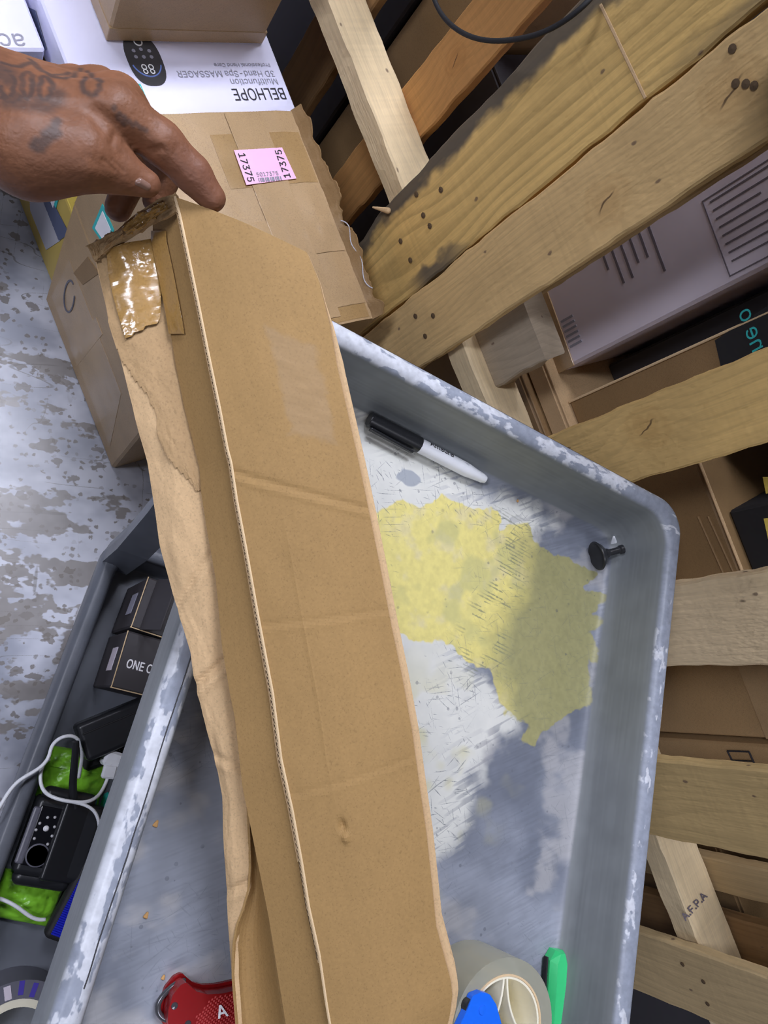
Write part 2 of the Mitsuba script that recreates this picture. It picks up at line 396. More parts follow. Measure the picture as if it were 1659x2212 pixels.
for nm, c, r in [('black_plastic', (.016, .017, .020), .35), ('black_matte', (.012, .012, .014), .7), ('dark_card', (.040, .036, .040), .6), ('white_card', (.72, .72, .90), .38), ('white_plastic', (.78, .80, .84), .35),
                 ('ink_black', (.02, .02, .025), .6), ('ink_grey', (.27, .27, .33), .6), ('ink_white', (.85, .85, .88), .5), ('teal_print', (.03, .48, .47), .5), ('pink_paper', (.86, .50, .72), .5), ('steel', (.45, .45, .47), .3),
                 ('blue_plastic', (.010, .13, .75), .35), ('deep_blue', (.012, .022, .52), .45), ('green_plastic', (.035, .48, .16), .32), ('cream_plastic', (.74, .70, .55), .4), ('lilac_card', (.62, .56, .63), .42),
                 ('edge_dark', (.10, .062, .030), .8), ('edge_pale', (.62, .46, .27), .8), ('yellow_card', (.50, .37, .085), .45), ('yellow_bright', (.80, .62, .12), .45), ('purple_card', (.20, .03, .50), .5),
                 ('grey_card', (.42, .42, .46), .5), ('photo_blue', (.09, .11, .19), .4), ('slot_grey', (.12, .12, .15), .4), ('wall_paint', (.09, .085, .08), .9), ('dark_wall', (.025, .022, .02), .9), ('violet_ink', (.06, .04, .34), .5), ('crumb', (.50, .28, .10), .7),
                 ('ring_blue', (.14, .22, .55), .4), ('printed_grey', (.14, .12, .14), .6), ('nail', (.20, .115, .085), .3)]:
    mat(nm, c, r)
bumped('green_bag', (.22, .56, .035), .3, lambda p, n, uv: fbm(p.x * 60, p.y * 60, p.z * 60, 3) + .2 * voronoi(p.x * 130, p.y * 130)[0], .0045, 1e-3, .5)
mat('red_metal', (.27, .008, .010), .22, .6, metallic=.35)
mat('red_knurl_glint', (.60, .09, .09), .2, .7, metallic=.3)  # paler than the handle: highlights of the knurling are in the colour
mat('wire_dark', (.10, .10, .11), .2, .7, metallic=.6)
mat('smoke_glass', (.05, .052, .058), .15, .6)
scene['clear_film'] = {'type': 'principled', 'base_color': {'type': 'rgb', 'value': [.93, .93, .74]}, 'roughness': .3, 'spec_trans': .72, 'specular': .5, 'eta': 1.3}
scene['clear_film']['type'] = 'principled'; scene['clear_film'].pop('specular')
scene['lens_glass'] = {'type': 'roughplastic', 'diffuse_reflectance': {'type': 'rgb', 'value': [.006, .006, .008]}, 'alpha': .04}

# ------------------------------------------------------------------ the room
struct('floor', abox(-4, 4, -4, 2.6, -.05, 0, .001), 'floor_paint', 'scuffed grey painted concrete floor')
struct('wall_back', abox(-4, 4, 2.6, 2.7, 0, 3.2, .001), 'dark_wall', 'dark wall behind the pallets')
struct('wall_left', abox(-4.1, -4, -4, 2.6, 0, 3.2, .001), 'wall_paint', 'grey side wall')
struct('wall_right', abox(4, 4.1, -4, 2.6, 0, 3.2, .001), 'wall_paint', 'grey side wall opposite')
struct('wall_front', abox(-4, 4, -4.1, -4, 0, 3.2, .001), 'wall_paint', 'grey wall behind the viewer')
struct('ceiling', abox(-4, 4, -4, 2.6, 3.2, 3.25, .001), 'wall_paint', 'grey ceiling')
for i, (x, y, z, sx, sy, rad) in enumerate(LAMPS):
    k = thing('ceiling_light', ['bluish white strip lamp hanging over the stacked boxes', 'bluish white strip lamp hanging behind the viewer', 'added unseen fill lamp, dimmer bluish white, hanging on the far side of the cart'][i], 'lamp')
    add(k, 'housing', abox(x - sx / 2 - .03, x + sx / 2 + .03, y - sy / 2 - .03, y + sy / 2 + .03, z + .004, 3.199, .004), 'white_plastic')
    m = trimesh.Trimesh([[x - sx / 2, y - sy / 2, z], [x - sx / 2, y + sy / 2, z], [x + sx / 2, y + sy / 2, z], [x + sx / 2, y - sy / 2, z]], [[0, 1, 2], [0, 2, 3]], process=False)
    add(k, 'diffuser', m, 'white_plastic', emitter={'type': 'area', 'radiance': {'type': 'rgb', 'value': list(rad)}})


# ------------------------------------------------------------------ pallet and what stands behind it
def board(parent, name, o, u, L, v, Wd, w, Th, bid, u0=0.0, rag=.0012, wane=None, label=None, step=.012):
    """A sawn board: o is the middle of one end's front edge line, u along, v across (centred), w from front to back."""
    n = max(2, int(L / step)); us = np.linspace(0, L, n + 1); hw, c = Wd / 2, .0022
    ring = []
    for a in np.linspace(-hw + c, hw - c, 9): ring.append((a, 0.0, a))
    for a in (c, Th / 2, Th - c): ring.append((hw, a, hw + a))
    for a in np.linspace(hw - c, -hw + c, 5): ring.append((a, Th, 2 * hw + Th + (hw - a)))
    for a in (Th - c, Th / 2, c): ring.append((-hw, a, -hw - a))
    ring = ring + [ring[0]]; R = len(ring); ring = np.array(ring)
    vv = np.repeat(ring[None, :, 0], n + 1, 0); ww = np.repeat(ring[None, :, 1], n + 1, 0); pv = np.repeat(ring[None, :, 2], n + 1, 0); uu = np.repeat(us[:, None], R, 1)
    q = np.stack([uu * 40 + bid * 7, vv * 30, ww * 30 + bid], -1)
    side = np.clip((np.abs(vv) - hw + .006) / .006, 0, 1) * np.sign(vv)
    vv = vv + side * (meshkit.fbm(q, 3, bid) - .5) * rag * 4
    ww = ww + (meshkit.fbm(q * .6 + 30, 2, bid) - .5) * rag
    if wane is not None: vv = vv + np.where(vv < 0, 1, 0) * np.clip(-vv / hw, 0, 1) ** 6 * wane(uu)
    pts = np.asarray(o) + uu[..., None] * u + vv[..., None] * v + ww[..., None] * w
    V = pts.reshape(-1, 3); UV = np.stack([uu + u0 + 10 * bid, pv], -1).reshape(-1, 2)
    idx = np.arange((n + 1) * R).reshape(n + 1, R); a, b, cc, d = idx[:-1, :-1].ravel(), idx[1:, :-1].ravel(), idx[1:, 1:].ravel(), idx[:-1, 1:].ravel()
    Fc = [np.c_[a, b, cc], np.c_[a, cc, d]]
    for e in (0, n):
        k = len(V); V = np.vstack([V, pts[e], pts[e].mean(0)]); UV = np.vstack([UV, np.c_[ww[e] * 2 + u0 + 10 * bid, vv[e]], [[u0 + 10 * bid, 0]]])
        i = np.arange(R - 1); t = np.c_[k + i, k + i + 1, np.full(R - 1, k + R)]; Fc.append(t if e else t[:, ::-1])
    Fc = np.vstack(Fc)
    m = trimesh.Trimesh(V, Fc, process=False)
    if m.volume < 0: m = trimesh.Trimesh(V, Fc[:, ::-1], process=False)
    return add(parent, name, m, 'wood', uv=UV, label=label)


pal = thing('wooden_pallet', 'wooden pallet standing on edge behind the grey cart', 'pallet')
PY = .65
FRONT = [(-.3665, -.2515, 1, 'yellow board with a blackened left edge'), (-.2485, -.163, 2, 'board with two knots'), (-.012, .067, 3, None), (.182, .276, 4, 'pale rough-sawn board'), (.392, .4985, 5, 'greyed board'), (.655, .758, 6, None)]
for (x0, x1, b, lab) in FRONT:
    wn = (lambda uu: .003 * (meshkit.fbm(np.stack([uu * 30, uu * 0, uu * 0], -1), 3, 4) - .2) + .012 * np.clip(1 - np.abs(uu - .50) / .05, 0, 1)) if b == 1 else None
    bk = board(pal, 'deck_board', ((x0 + x1) / 2, PY, .012), Z, 1.13, X, x1 - x0, Y, .016, b, rag=.0014 if b != 4 else .0022, wane=wn, label=lab)
    # nail marks where the stringer crosses; dark colour stands for shade in the holes
    hs = []
    for (dx, dz) in [(-.25, -.005), (.22, .012), (-.1, .02)] if b not in (1, 2) else []:
        hs.append(lathe([(0, 0), (.0028, 0), (.003, .0008), (0, .0012)], ((x0 + x1) / 2 + dx * (x1 - x0), PY - .0002, .588 + dz), -Y, 10))
    if b == 1:
        for (a, c) in [(953, 410), (900, 420), (915, 465), (929, 488), (866, 521), (887, 562)]: hs.append(lathe([(0, 0), (.0032, 0), (.0036, .001), (.0012, .0016), (0, .001)], P(a, c, y=PY - .0004), -Y, 10))
    if b == 2:
        for (a, c) in [(898, 683), (936, 682), (919, 726), (1583, 105), (1590, 180), (1612, 181), (1630, 185)]: hs.append(lathe([(0, 0), (.0032, 0), (.0036, .001), (0, .0014)], P(a, c, y=PY - .0004), -Y, 10))
    for h in hs: add(bk, 'nail_mark', h, 'edge_dark')
zs0, zs1 = CAM_Z - .770, CAM_Z - .732
board(pal, 'stringer', (-.95, PY + .0475, (zs0 + zs1) / 2 + (zs1 - zs0) / 2), X, 1.85, Y, .061, -Z, zs1 - zs0, 7, label='horizontal pallet stringer')
SK = 'wooden_pallet__stringer'
words(SK, 'stamp', 'A.F.P.A', .011, P(1480, 1990, z=zs1 + .0008), P(1530, 1935, z=zs1) - P(1480, 1990, z=zs1), -(P(1500, 2010, z=zs1) - P(1480, 1990, z=zs1)), 'printed_grey', bold=True)
board(pal, 'stringer', (-.95, PY + .0475, 1.13), X, 1.85, Y, .061, -Z, .038, 7, u0=.3)
board(pal, 'stringer', (-.95, PY + .0475, .05), X, 1.85, Y, .061, -Z, .038, 7, u0=.6)
BY = PY + .0800
for (x0, x1, z0, z1, b, u0) in [(-.51, -.44, .0, 1.14, 8, 0.), (-.70, -.62, .0, 1.14, 9, 0.), (-.262, -.178, .664, 1.14, 12, .2), (.575, .625, .0, 1.14, 10, .3), (.66, .76, .0, 1.14, 9, .5)]:
    board(pal, 'back_board', ((x0 + x1) / 2, BY, z0 + .006), Z, z1 - z0, X, x1 - x0, Y, .017, b, u0=u0, label='board on the far side of the pallet' if b == 8 else None)
board(pal, 'wooden_block', (-.1425, .690, CAM_Z - .7315), Z, .095, X, .090, Y, .036, 11, u0=.5, rag=.003, label='short weathered block on the stringer')
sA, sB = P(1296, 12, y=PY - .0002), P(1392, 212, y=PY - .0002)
add('wooden_pallet__deck_board', 'strap_groove_glint', hull([(*sA, .0008), (*sB, .0008), (*(sA + Z * .0018), .0005), (*(sB + Z * .0018), .0005)], 1), 'kraft_pale', label='pale highlight painted along a groove left by a strap')  # pale strip paints the highlight along a strap groove
bc = P(1634, -4, y=.575)  # unseen bulk of this bag is added so its shadow darkens the boards
add(thing('black_shade_bag', 'made-up black bag over the top of the pallet, added to shade its boards, only its corner in view', 'bag'), None,
    hull([(x, y, z, .02) for x in (bc[0] + .02, bc[0] + .20) for y in (.585, .625) for z in (bc[2] + .02, bc[2] + .14)] + [(bc[0] + .11, .60, bc[2] + .17, .02)], 2), 'black_matte', smooth=True)
# splinter at the broken corner of the first board
sp = hull([(*P(838, 455, y=PY - .004), .004), (*P(806, 448, y=PY - .012), .0012)], 1)
add('wooden_pallet__deck_board', 'splinter', sp, 'kraft_pale')


def carton(label, box, bsdf='kraft_plain', cat='box', seam=None, name='cardboard_box', group=None, ch=.003):
    """A closed carton with a lid seam as two top flaps."""
    x0, x1, y0, y1, z0, z1 = box; k = thing(name, label, cat, group)
    add(k, 'body', abox(x0, x1, y0, y1, z0, z1 - .004, ch), bsdf)
    ym = (y0 + y1) / 2
    add(k, 'top_flap', abox(x0 + .001, x1 - .001, y0 + .001, ym - .001, z1 - .0042, z1, .001), bsdf)
    add(k, 'top_flap', abox(x0 + .001, x1 - .001, ym + .001, y1 - .001, z1 - .0042, z1, .001), bsdf)
    return k


# behind the pallet: the cartons seen between its boards
g = CAM_Z
k = carton('tan carton lying low behind the pallet, under the lilac printed box', (-.30, .062, .785, 1.12, g - .765, g - .728), 'kraft_pale')
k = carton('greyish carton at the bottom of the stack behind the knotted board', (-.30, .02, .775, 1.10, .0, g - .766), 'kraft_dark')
lil = thing('printed_box', 'lilac printed box wrapped in clear tape, standing behind the knotted boards', 'box')
add(lil, 'body', obox((-.305, .812, g - .7275), (.215, -.008, 0), (.008, .215, 0), (0, 0, .62), .004), 'lilac_card')
fy = lambda x: .812 - .008 / .215 * (x + .305) - .0003
for i in range(6):
    add(lil, 'print_line', obox((-.205 + .012 * (i % 2), fy(-.205 + .012 * (i % 2)) - .0004, g - .60 + .014 * i), (.030 + .012 * (i % 3), -.0372 * (.030 + .012 * (i % 3)), 0), (0, .0008, 0), (0, 0, .0035), .0001), 'printed_grey')
for (xa, za, wv, hv) in [(-.185, g - .46, .085, .10), (-.185, g - .345, .085, .07)]:
    for e in ((0, 0, wv, .0015), (0, hv, wv, .0015), (0, 0, .0015, hv), (wv, 0, .0015, hv)):
        add(lil, 'print_frame', obox((xa + e[0], fy(xa + e[0]) - .0004, za + e[1]), (e[2], -.0372 * e[2], 0), (0, .0012, 0), (0, 0, e[3]), .0001), 'printed_grey')
for i in range(8):
    add(lil, 'print_line', obox((-.180 + .0095 * i, fy(-.180 + .0095 * i) - .0004, g - .452), (.0020, 0, 0), (0, .0010, 0), (0, 0, .088 - .018 * (i % 3)), .0001), 'printed_grey')
for i in range(6):
    add(lil, 'barcode_bar', obox((-.150 + .007 * i, fy(-.150 + .007 * i) - .0004, g - .695), (.003, 0, 0), (0, .001, 0), (0, 0, .022), .0001), 'ink_grey')
add(lil, 'clear_tape', obox((-.3055, .8105, g - .728), (.2165, -.0085, 0), (.0005, .002, 0), (0, 0, .03), .0004), 'clear_tape')
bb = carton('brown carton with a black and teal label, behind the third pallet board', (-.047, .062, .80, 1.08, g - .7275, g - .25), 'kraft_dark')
decal(bb, 'label', [P(1545, 735, y=.7995), P(1659, 660, y=.7995), P(1720, 720, y=.7995), P(1560, 800, y=.7995)], 'black_matte', .0008)
words(bb, 'lettering', 'ne o', .017, P(1627, 765, y=.7982), -(P(1659, 725, y=.798) - P(1640, 672, y=.798)), (P(1680, 730, y=.798) - P(1630, 758, y=.798)), 'teal_print')
add(bb, 'edge_strip', abox(-.0485, -.0455, .7985, .803, g - .7275, g - .25, .0008), 'edge_pale')
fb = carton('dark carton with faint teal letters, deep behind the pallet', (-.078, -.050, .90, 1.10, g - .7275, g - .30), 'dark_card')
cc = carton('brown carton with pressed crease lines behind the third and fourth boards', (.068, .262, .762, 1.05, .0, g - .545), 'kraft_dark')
for (a, b) in [((1508, 1115), (1566, 1245)), ((1530, 1115), (1588, 1243))]:
    q0, q1 = P(*a, y=.7615), P(*b, y=.7615)
    add(cc, 'crease', tube([q0, q1], .0016, 6), 'kraft_dark')
add(cc, 'lid_edge', obox((.066, .7600, g - .5475), X * .198, Y * .004, Z * .003, .001), 'kraft_pale')
bx = thing('black_box', 'black box with a yellow mark on the creased brown carton', 'box')
add(bx, 'body', abox(.142, .262, .775, 1.03, g - .5443, g - .34, .003), 'black_matte')
decal(bx, 'yellow_mark', [P(1648, 1030, y=.7745), P(1690, 1030, y=.7745), P(1690, 1062, y=.7745), P(1655, 1066, y=.7745)], 'yellow_bright')
decal(bx, 'yellow_mark', [P(1650, 1120, y=.7745), P(1690, 1115, y=.7745), P(1690, 1180, y=.7745), P(1662, 1175, y=.7745)], 'yellow_bright')
dd = carton('brown carton filling the gap above the greyed pallet board', (.266, .432, .79, 1.08, .0, 1.02), 'kraft_plain')
add(dd, 'tape_strip', abox(.2665, .4315, .7885, .7902, .72, .77, .0004), 'clear_tape')
ee = carton('brown carton with a printed black square symbol', (.441, .566, .79, 1.08, .0, .86), 'kraft_plain')
sq = [P(1571, 1622, y=.789), P(1618, 1624, y=.789), P(1633, 1658, y=.789), P(1588, 1656, y=.789)]
for i in range(4): add(ee, 'symbol', tube([sq[i], sq[(i + 1) % 4]], .0011, 6), 'ink_black')
add(ee, 'symbol', tube([sq[0] * .4 + sq[3] * .6, sq[1] * .4 + sq[2] * .6], .0009, 6), 'ink_black')
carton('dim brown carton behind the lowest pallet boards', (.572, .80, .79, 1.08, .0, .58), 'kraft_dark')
carton('added carton, coloured dark for the shade past the lowest pallet board', (.806, 1.2, .79, 1.08, .0, .62), 'dark_card')  # added over the lit floor; its dark colour stands for shade
carton('added tall carton, coloured dark for the shade behind the left end of the pallet', (-1.0, -.63, .80, 1.15, .0, .86), 'dark_card')  # added to block lamp light; dark colour keeps the gap black
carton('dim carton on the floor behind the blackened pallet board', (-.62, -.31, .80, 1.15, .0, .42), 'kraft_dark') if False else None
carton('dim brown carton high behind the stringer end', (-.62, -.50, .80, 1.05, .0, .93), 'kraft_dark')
carton('added carton, coloured dark for the shade behind the blackened pallet board', (-.49, -.315, .80, 1.05, .0, .70), 'dark_card')  # added filler; dark colour stands for shade in the gap
cab = spline([P(928, -60, y=.618), P(945, 15, y=.612), P(985, 62, y=.607), P(1050, 87, y=.604), P(1120, 84, y=.604), P(1190, 62, y=.606), P(1265, 8, y=.612), P(1300, -40, y=.63)], 60)
add(thing('black_cable', 'thin black cable looping in front of the blackened pallet board', 'cable'), None, tube(cab, .0024, 10), 'black_matte', smooth=True)

# ------------------------------------------------------------------ boxes on the left
# lower big carton and the taped one on it
lo = thing('cardboard_box', 'big brown carton on the floor, under the carton with the pink sticker', 'box')
ZS = CAM_Z - 1.026; FYY = .362; ZT = CAM_Z - .80
add(lo, 'body', abox(-.557, -.241, FYY, .612, 0, ZS - .003, .004), 'kraft_taped')
for (pp) in [[(160, 640), (180, 655), (195, 845), (178, 850)], [(100, 700), (260, 905), (275, 870), (120, 660)]]:
    pass
decal(lo, 'tape_strip', [P(112, 640, y=FYY), P(150, 560, y=FYY), P(262, 850, y=FYY), P(238, 965, y=FYY)], 'clear_tape', .0005)
decal(lo, 'tape_strip', [P(152, 750, y=FYY), P(168, 790, y=FYY), P(222, 722, y=FYY), P(208, 685, y=FYY)], 'clear_tape', .0009)
decal(lo, 'print_block', [P(160, 590, y=FYY), P(190, 555, y=FYY), P(215, 590, y=FYY), P(180, 615, y=FYY)], 'kraft_dark', .0011)
ring = [P(150 + 11 * math.cos(a) - 9 * math.sin(a) * .2, 640 + 34 * math.sin(a), y=FYY - .001) for a in np.linspace(0, 5.4, 30)]
add(lo, 'printed_ring', tube(ring, .0016, 6), 'slot_grey')
tp = thing('cardboard_box', 'brown carton with a pink number sticker, its top crossed with clear tape', 'box')
add(tp, 'body', trimesh.convex.convex_hull(np.array([(x, y, ZS) for x in (-.553, -.241) for y in (FYY, .612)] + [(x, y, ZT - .004) for x in (-.527, -.241) for y in (FYY, .612)])), 'kraft_taped')
nx, ny = 90, 60
gx, gy = np.meshgrid(np.linspace(-.529, -.240, nx), np.linspace(FYY - .001, .600, ny), indexing='ij')
gz = ZT + .0022 * (meshkit.fbm(np.stack([gx * 16, gy * 16, gx * 0], -1), 3, 3) - .5) - .003 * np.clip((gy - .575) / .025, 0, 1)
add(tp, 'top_flap', sheet(np.stack([gx, gy, gz], -1), .003), 'kraft_taped', smooth=40)
n = 80; xs = np.linspace(-.531, -.239, n)
rag = meshkit.fbm(np.stack([xs * 60, xs * 0, xs * 0], -1), 3, 8) - .5
gr = np.zeros((n, 5, 3))
for j, (dy, dz) in enumerate([(0, 0), (.003, .004), (.006, .009), (.008, .012), (.009, .0145)]):
    gr[:, j, 0] = xs; gr[:, j, 1] = .600 + dy + rag * .005; gr[:, j, 2] = ZT - .004 + dz * (1 + rag * 1.2)
add(tp, 'raised_back_flap', sheet(gr, .002), 'kraft_dark', label='raised rear flap, its edge torn')
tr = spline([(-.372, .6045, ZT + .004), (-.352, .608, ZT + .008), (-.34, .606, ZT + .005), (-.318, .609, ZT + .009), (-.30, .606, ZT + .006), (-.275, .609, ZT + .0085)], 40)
add(tp, 'tape_edge', tube(tr, .0008, 6), 'grey_card', label='torn tape along the rear edge, its glints put in as pale grey')  # pale grey thread stands for the sparkle of the shiny tape
# tape strips over the top
for (x0, x1, y0, y1, li) in [(-.385, -.335, .364, .598, .0018), (-.527, -.25, .50, .552, .0024), (-.30, -.262, .38, .597, .0020)]:
    a, b = np.meshgrid(np.linspace(x0, x1, 24), np.linspace(y0, y1, 40), indexing='ij')
    zz = ZT + .0022 * (meshkit.fbm(np.stack([a * 16, b * 16, a * 0], -1), 3, 3) - .5) - .003 * np.clip((b - .575) / .025, 0, 1) + li * .4 + .0006 * meshkit.fbm(np.stack([a * 120, b * 120, a * 0], -1), 2, 5)
    add(tp, 'tape_strip', sheet(np.stack([a, b, zz], -1), .0002), 'clear_tape', smooth=True)
for (x0, x1, y0, y1) in [(-.50, -.43, .47, .598), (-.335, -.30, .40, .50), (-.262, -.243, .43, .596)]:
    a, b = np.meshgrid(np.linspace(x0, x1, 16), np.linspace(y0, y1, 24), indexing='ij')
    zz = ZT + .0022 * (meshkit.fbm(np.stack([a * 16, b * 16, a * 0], -1), 3, 3) - .5) - .003 * np.clip((b - .575) / .025, 0, 1) + .0004
    add(tp, 'tape_strip', sheet(np.stack([a, b, zz], -1), .0002), 'taped_dark', smooth=True)
st = [P(*q, z=ZT + .0022) for q in [(505, 325), (609, 319), (640, 386), (532, 400)]]
pk = decal(tp, 'sticker', st, 'pink_paper', .0006, label='pink sticker numbered 17375')
e0, e1, e2, e3 = st
u_, v_ = unit(e3 - e0), unit(e1 - e0); LZ = Z * .0012
Hh, Ww = np.linalg.norm(e3 - e0), np.linalg.norm(e1 - e0)
words(pk, 'number', '17375', Ww * .135, e0 + u_ * Hh * .08 + v_ * Ww * .05 + LZ, u_, v_, 'ink_black', stretch=Hh * .84 / (Ww * .135 * 5 * .86))
words(pk, 'number', '17375', Ww * .135, e1 + u_ * Hh * .92 - v_ * Ww * .05 + LZ, -u_, -v_, 'ink_black', stretch=Hh * .84 / (Ww * .135 * 5 * .86))
words(pk, 'number', '5017375', Ww * .075, e0 + u_ * Hh * .80 + v_ * Ww * .26 + LZ, v_, -u_, 'ink_grey', stretch=1.0)
for i in range(14): add(pk, 'barcode_bar', obox(e0 + u_ * Hh * .84 + v_ * Ww * (.27 + .035 * i) + Z * .0011, u_ * Hh * .12, v_ * Ww * (.012 + .010 * (i % 3)), Z * .0003, .00005), 'ink_grey')


def teal_label(parent, corners):
    k = decal(parent, 'label', corners, 'teal_print', .0008, label='teal bordered label')
    c = np.array(corners); m = c.mean(0)
    nrm = unit(np.cross(c[1] - c[0], c[-1] - c[0])); nrm = nrm if nrm @ (np.array([0, 0, CAM_Z]) - m) > 0 else -nrm
    decal(k, 'white_field', [m + (q - m) * .72 + nrm * .0009 for q in c], 'ink_white', .0006)


teal_label(tp, [P(*q, y=FYY) for q in [(222, 440), (247, 497), (238, 548), (200, 492)]])
# yellow product box beside it
yb = thing('yellow_box', 'yellow printed box with a teal label, on the floor beside the brown cartons', 'box')
add(yb, 'body', abox(-.768, -.572, .382, .60, 0, CAM_Z - 1.112, .004), 'yellow_card')
add(yb, 'top_flap', abox(-.767, -.573, .383, .599, CAM_Z - 1.1125, CAM_Z - 1.109, .001), 'yellow_bright')
FY2 = .3815
decal(yb, 'white_band', [P(62, 390, y=FY2), P(78, 395, y=FY2), P(130, 520, y=FY2), P(100, 540, y=FY2), P(66, 455, y=FY2)], 'grey_card')
decal(yb, 'picture_band', [P(70, 375, y=FY2), P(88, 385, y=FY2), P(150, 505, y=FY2), P(128, 520, y=FY2)], 'photo_blue', .0009)
teal_label(yb, [P(*q, y=FY2) for q in [(86, 380), (114, 388), (127, 430), (118, 462)]])
pb = thing('purple_box', 'purple box, its lower part coloured black for the floor shadow, left of the yellow box', 'box')
add(pb, 'body', abox(-1.02, -.802, .395, .60, 0, .09, .004), 'black_matte')  # lower part coloured black to stand for the shadow on the floor
add(pb, 'lid', abox(-1.023, -.799, .392, .603, .09, .118, .004), 'purple_card')
# white massager box, the brown one on it, the grey one in front
wb = thing('white_box', 'white printed massager box, lying flat under a brown carton', 'box')
ZW = CAM_Z - .835
WX0, WX1, WY0, WY1 = -.93, -.548, .347, .632
wst = carton('brown carton on the floor supporting the white printed box', (-.93, -.60, .40, .625, CAM_Z - 1.105, ZW - .061), 'kraft_dark')
add(wb, 'body', abox(WX0, WX1, WY0, WY1, ZW - .06, ZW - .012, .002), 'white_card')
add(wb, 'lid', abox(WX0 - .001, WX1 + .001, WY0 - .001, WY1 + .001, ZW - .014, ZW, .0025), 'white_card')


def onw(px, py): return P(px, py, z=ZW + .0004)


def oval(c, a, b, n=40, tilt=0.0, pw=2.6):
    t = np.linspace(0, 2 * np.pi, n, endpoint=False); x = a * np.sign(np.cos(t)) * np.abs(np.cos(t)) ** (2 / pw); y = b * np.sign(np.sin(t)) * np.abs(np.sin(t)) ** (2 / pw)
    return np.c_[x, y]


c = onw(313, 130)
pan = add(wb, 'printed_panel', extr(oval(0, .034, .0225), .0004, c, X, Y), 'smoke_glass', label='printed dark control panel')
words(pan, 'digits', '88', .0125, c + X * .006 + Y * .0085 + Z * .0005, -Y, X, 'ink_white', stretch=.8)
arc = [c + X * (.022 * math.cos(a)) + Y * (.019 * math.sin(a)) + Z * .0005 for a in np.linspace(-1.25, 1.25, 24)]
add(pan, 'arc', tube(arc, .0009, 6), 'ring_blue')
for (dx, dy) in [(-.004, 0), (-.004, .010), (-.004, -.010), (-.012, .010), (-.014, 0), (-.012, -.010)]:
    add(pan, 'icon', extr(oval(0, .0024, .0024, 12, pw=2), .0002, c + X * dx + Y * dy + Z * .0005, X, Y), 'ink_grey')
add(pan, 'icon', tube([c + X * (-.024 + .005 * math.cos(a)) + Y * .005 * math.sin(a) + Z * .0005 for a in np.linspace(0, 6.28, 20)], .0008, 6), 'ink_white')
words(wb, 'lettering', 'BELHOPE', .0165, onw(612, 190), -Y, X, 'ink_black', stretch=.78)
words(wb, 'lettering', '3D Hand-Spa MASSAGER', .0085, onw(591, 153), -Y, X, 'ink_grey', stretch=.98)
words(wb, 'lettering', 'Multifunction', .0085, onw(598, 170), -Y, X, 'ink_grey', stretch=1.0)
words(wb, 'lettering', 'Professional Hand Care', .0052, onw(582, 137), -Y, X, 'ink_grey', stretch=1.05)
rb = [onw(*q) for q in [(372, 80), (380, 130), (378, 180), (366, 215)]]
teal_label(wb, [onw(285, 182), onw(303, 182), onw(320, 220), onw(296, 226)])
decal(wb, 'side_picture', [P(58, 14, y=WY0 - .0012), P(76, 22, y=WY0 - .0012), P(100, 105, y=WY0 - .0012), P(88, 118, y=WY0 - .0012)], 'photo_blue')
br = carton('brown carton sitting on the white printed box', (-1.0, -.648, .405, .618, ZW + .001, ZW + .24), 'kraft_taped')
add(br, 'tape_strip', abox(-.70, -.6472, .4042, .6188, ZW + .0012, ZW + .022, .0008), 'clear_tape')
ab = thing('grey_box', 'pale grey box with one grey upside-down word, in front of the white printed box', 'box')
ZA = CAM_Z - .86
add(ab, 'body', abox(-1.05, -.655, .09, .338, ZA - .25, ZA - .002, .003), 'grey_card')
add(ab, 'lid', abox(-1.051, -.654, .089, .339, ZA - .03, ZA, .003), 'white_card')
words(ab, 'lettering', 'ace', .020, P(50, 74, z=ZA + .0003), -Y, X, 'ink_grey')
carton('brown carton beneath the pale grey lettered box', (-1.05, -.80, .09, .335, 0, ZA - .2505), 'kraft_dark')
carton('brown carton under the stack with the white printed box', (-.93, -.60, .61, .84, 0, .2), 'kraft_dark') if False else None

# ------------------------------------------------------------------ the cart
def round_rect(w0, w1, l0, l1, r, n=10):
    out = []
    for (cw, cl, a0) in [(w1 - r, l1 - r, 0), (w0 + r, l1 - r, 90), (w0 + r, l0 + r, 180), (w1 - r, l0 + r, 270)]:
        for a in np.radians(np.linspace(a0, a0 + 90, n)): out.append((cw + r * math.cos(a), cl + r * math.sin(a)))
    return np.array(out)


def dense(poly, step=.02):
    out = []
    for i in range(len(poly)):
        a, b = poly[i], poly[(i + 1) % len(poly)]; k = max(1, int(np.linalg.norm(b - a) / step))
        for j in range(k): out.append(a + (b - a) * j / k)
    return np.array(out)


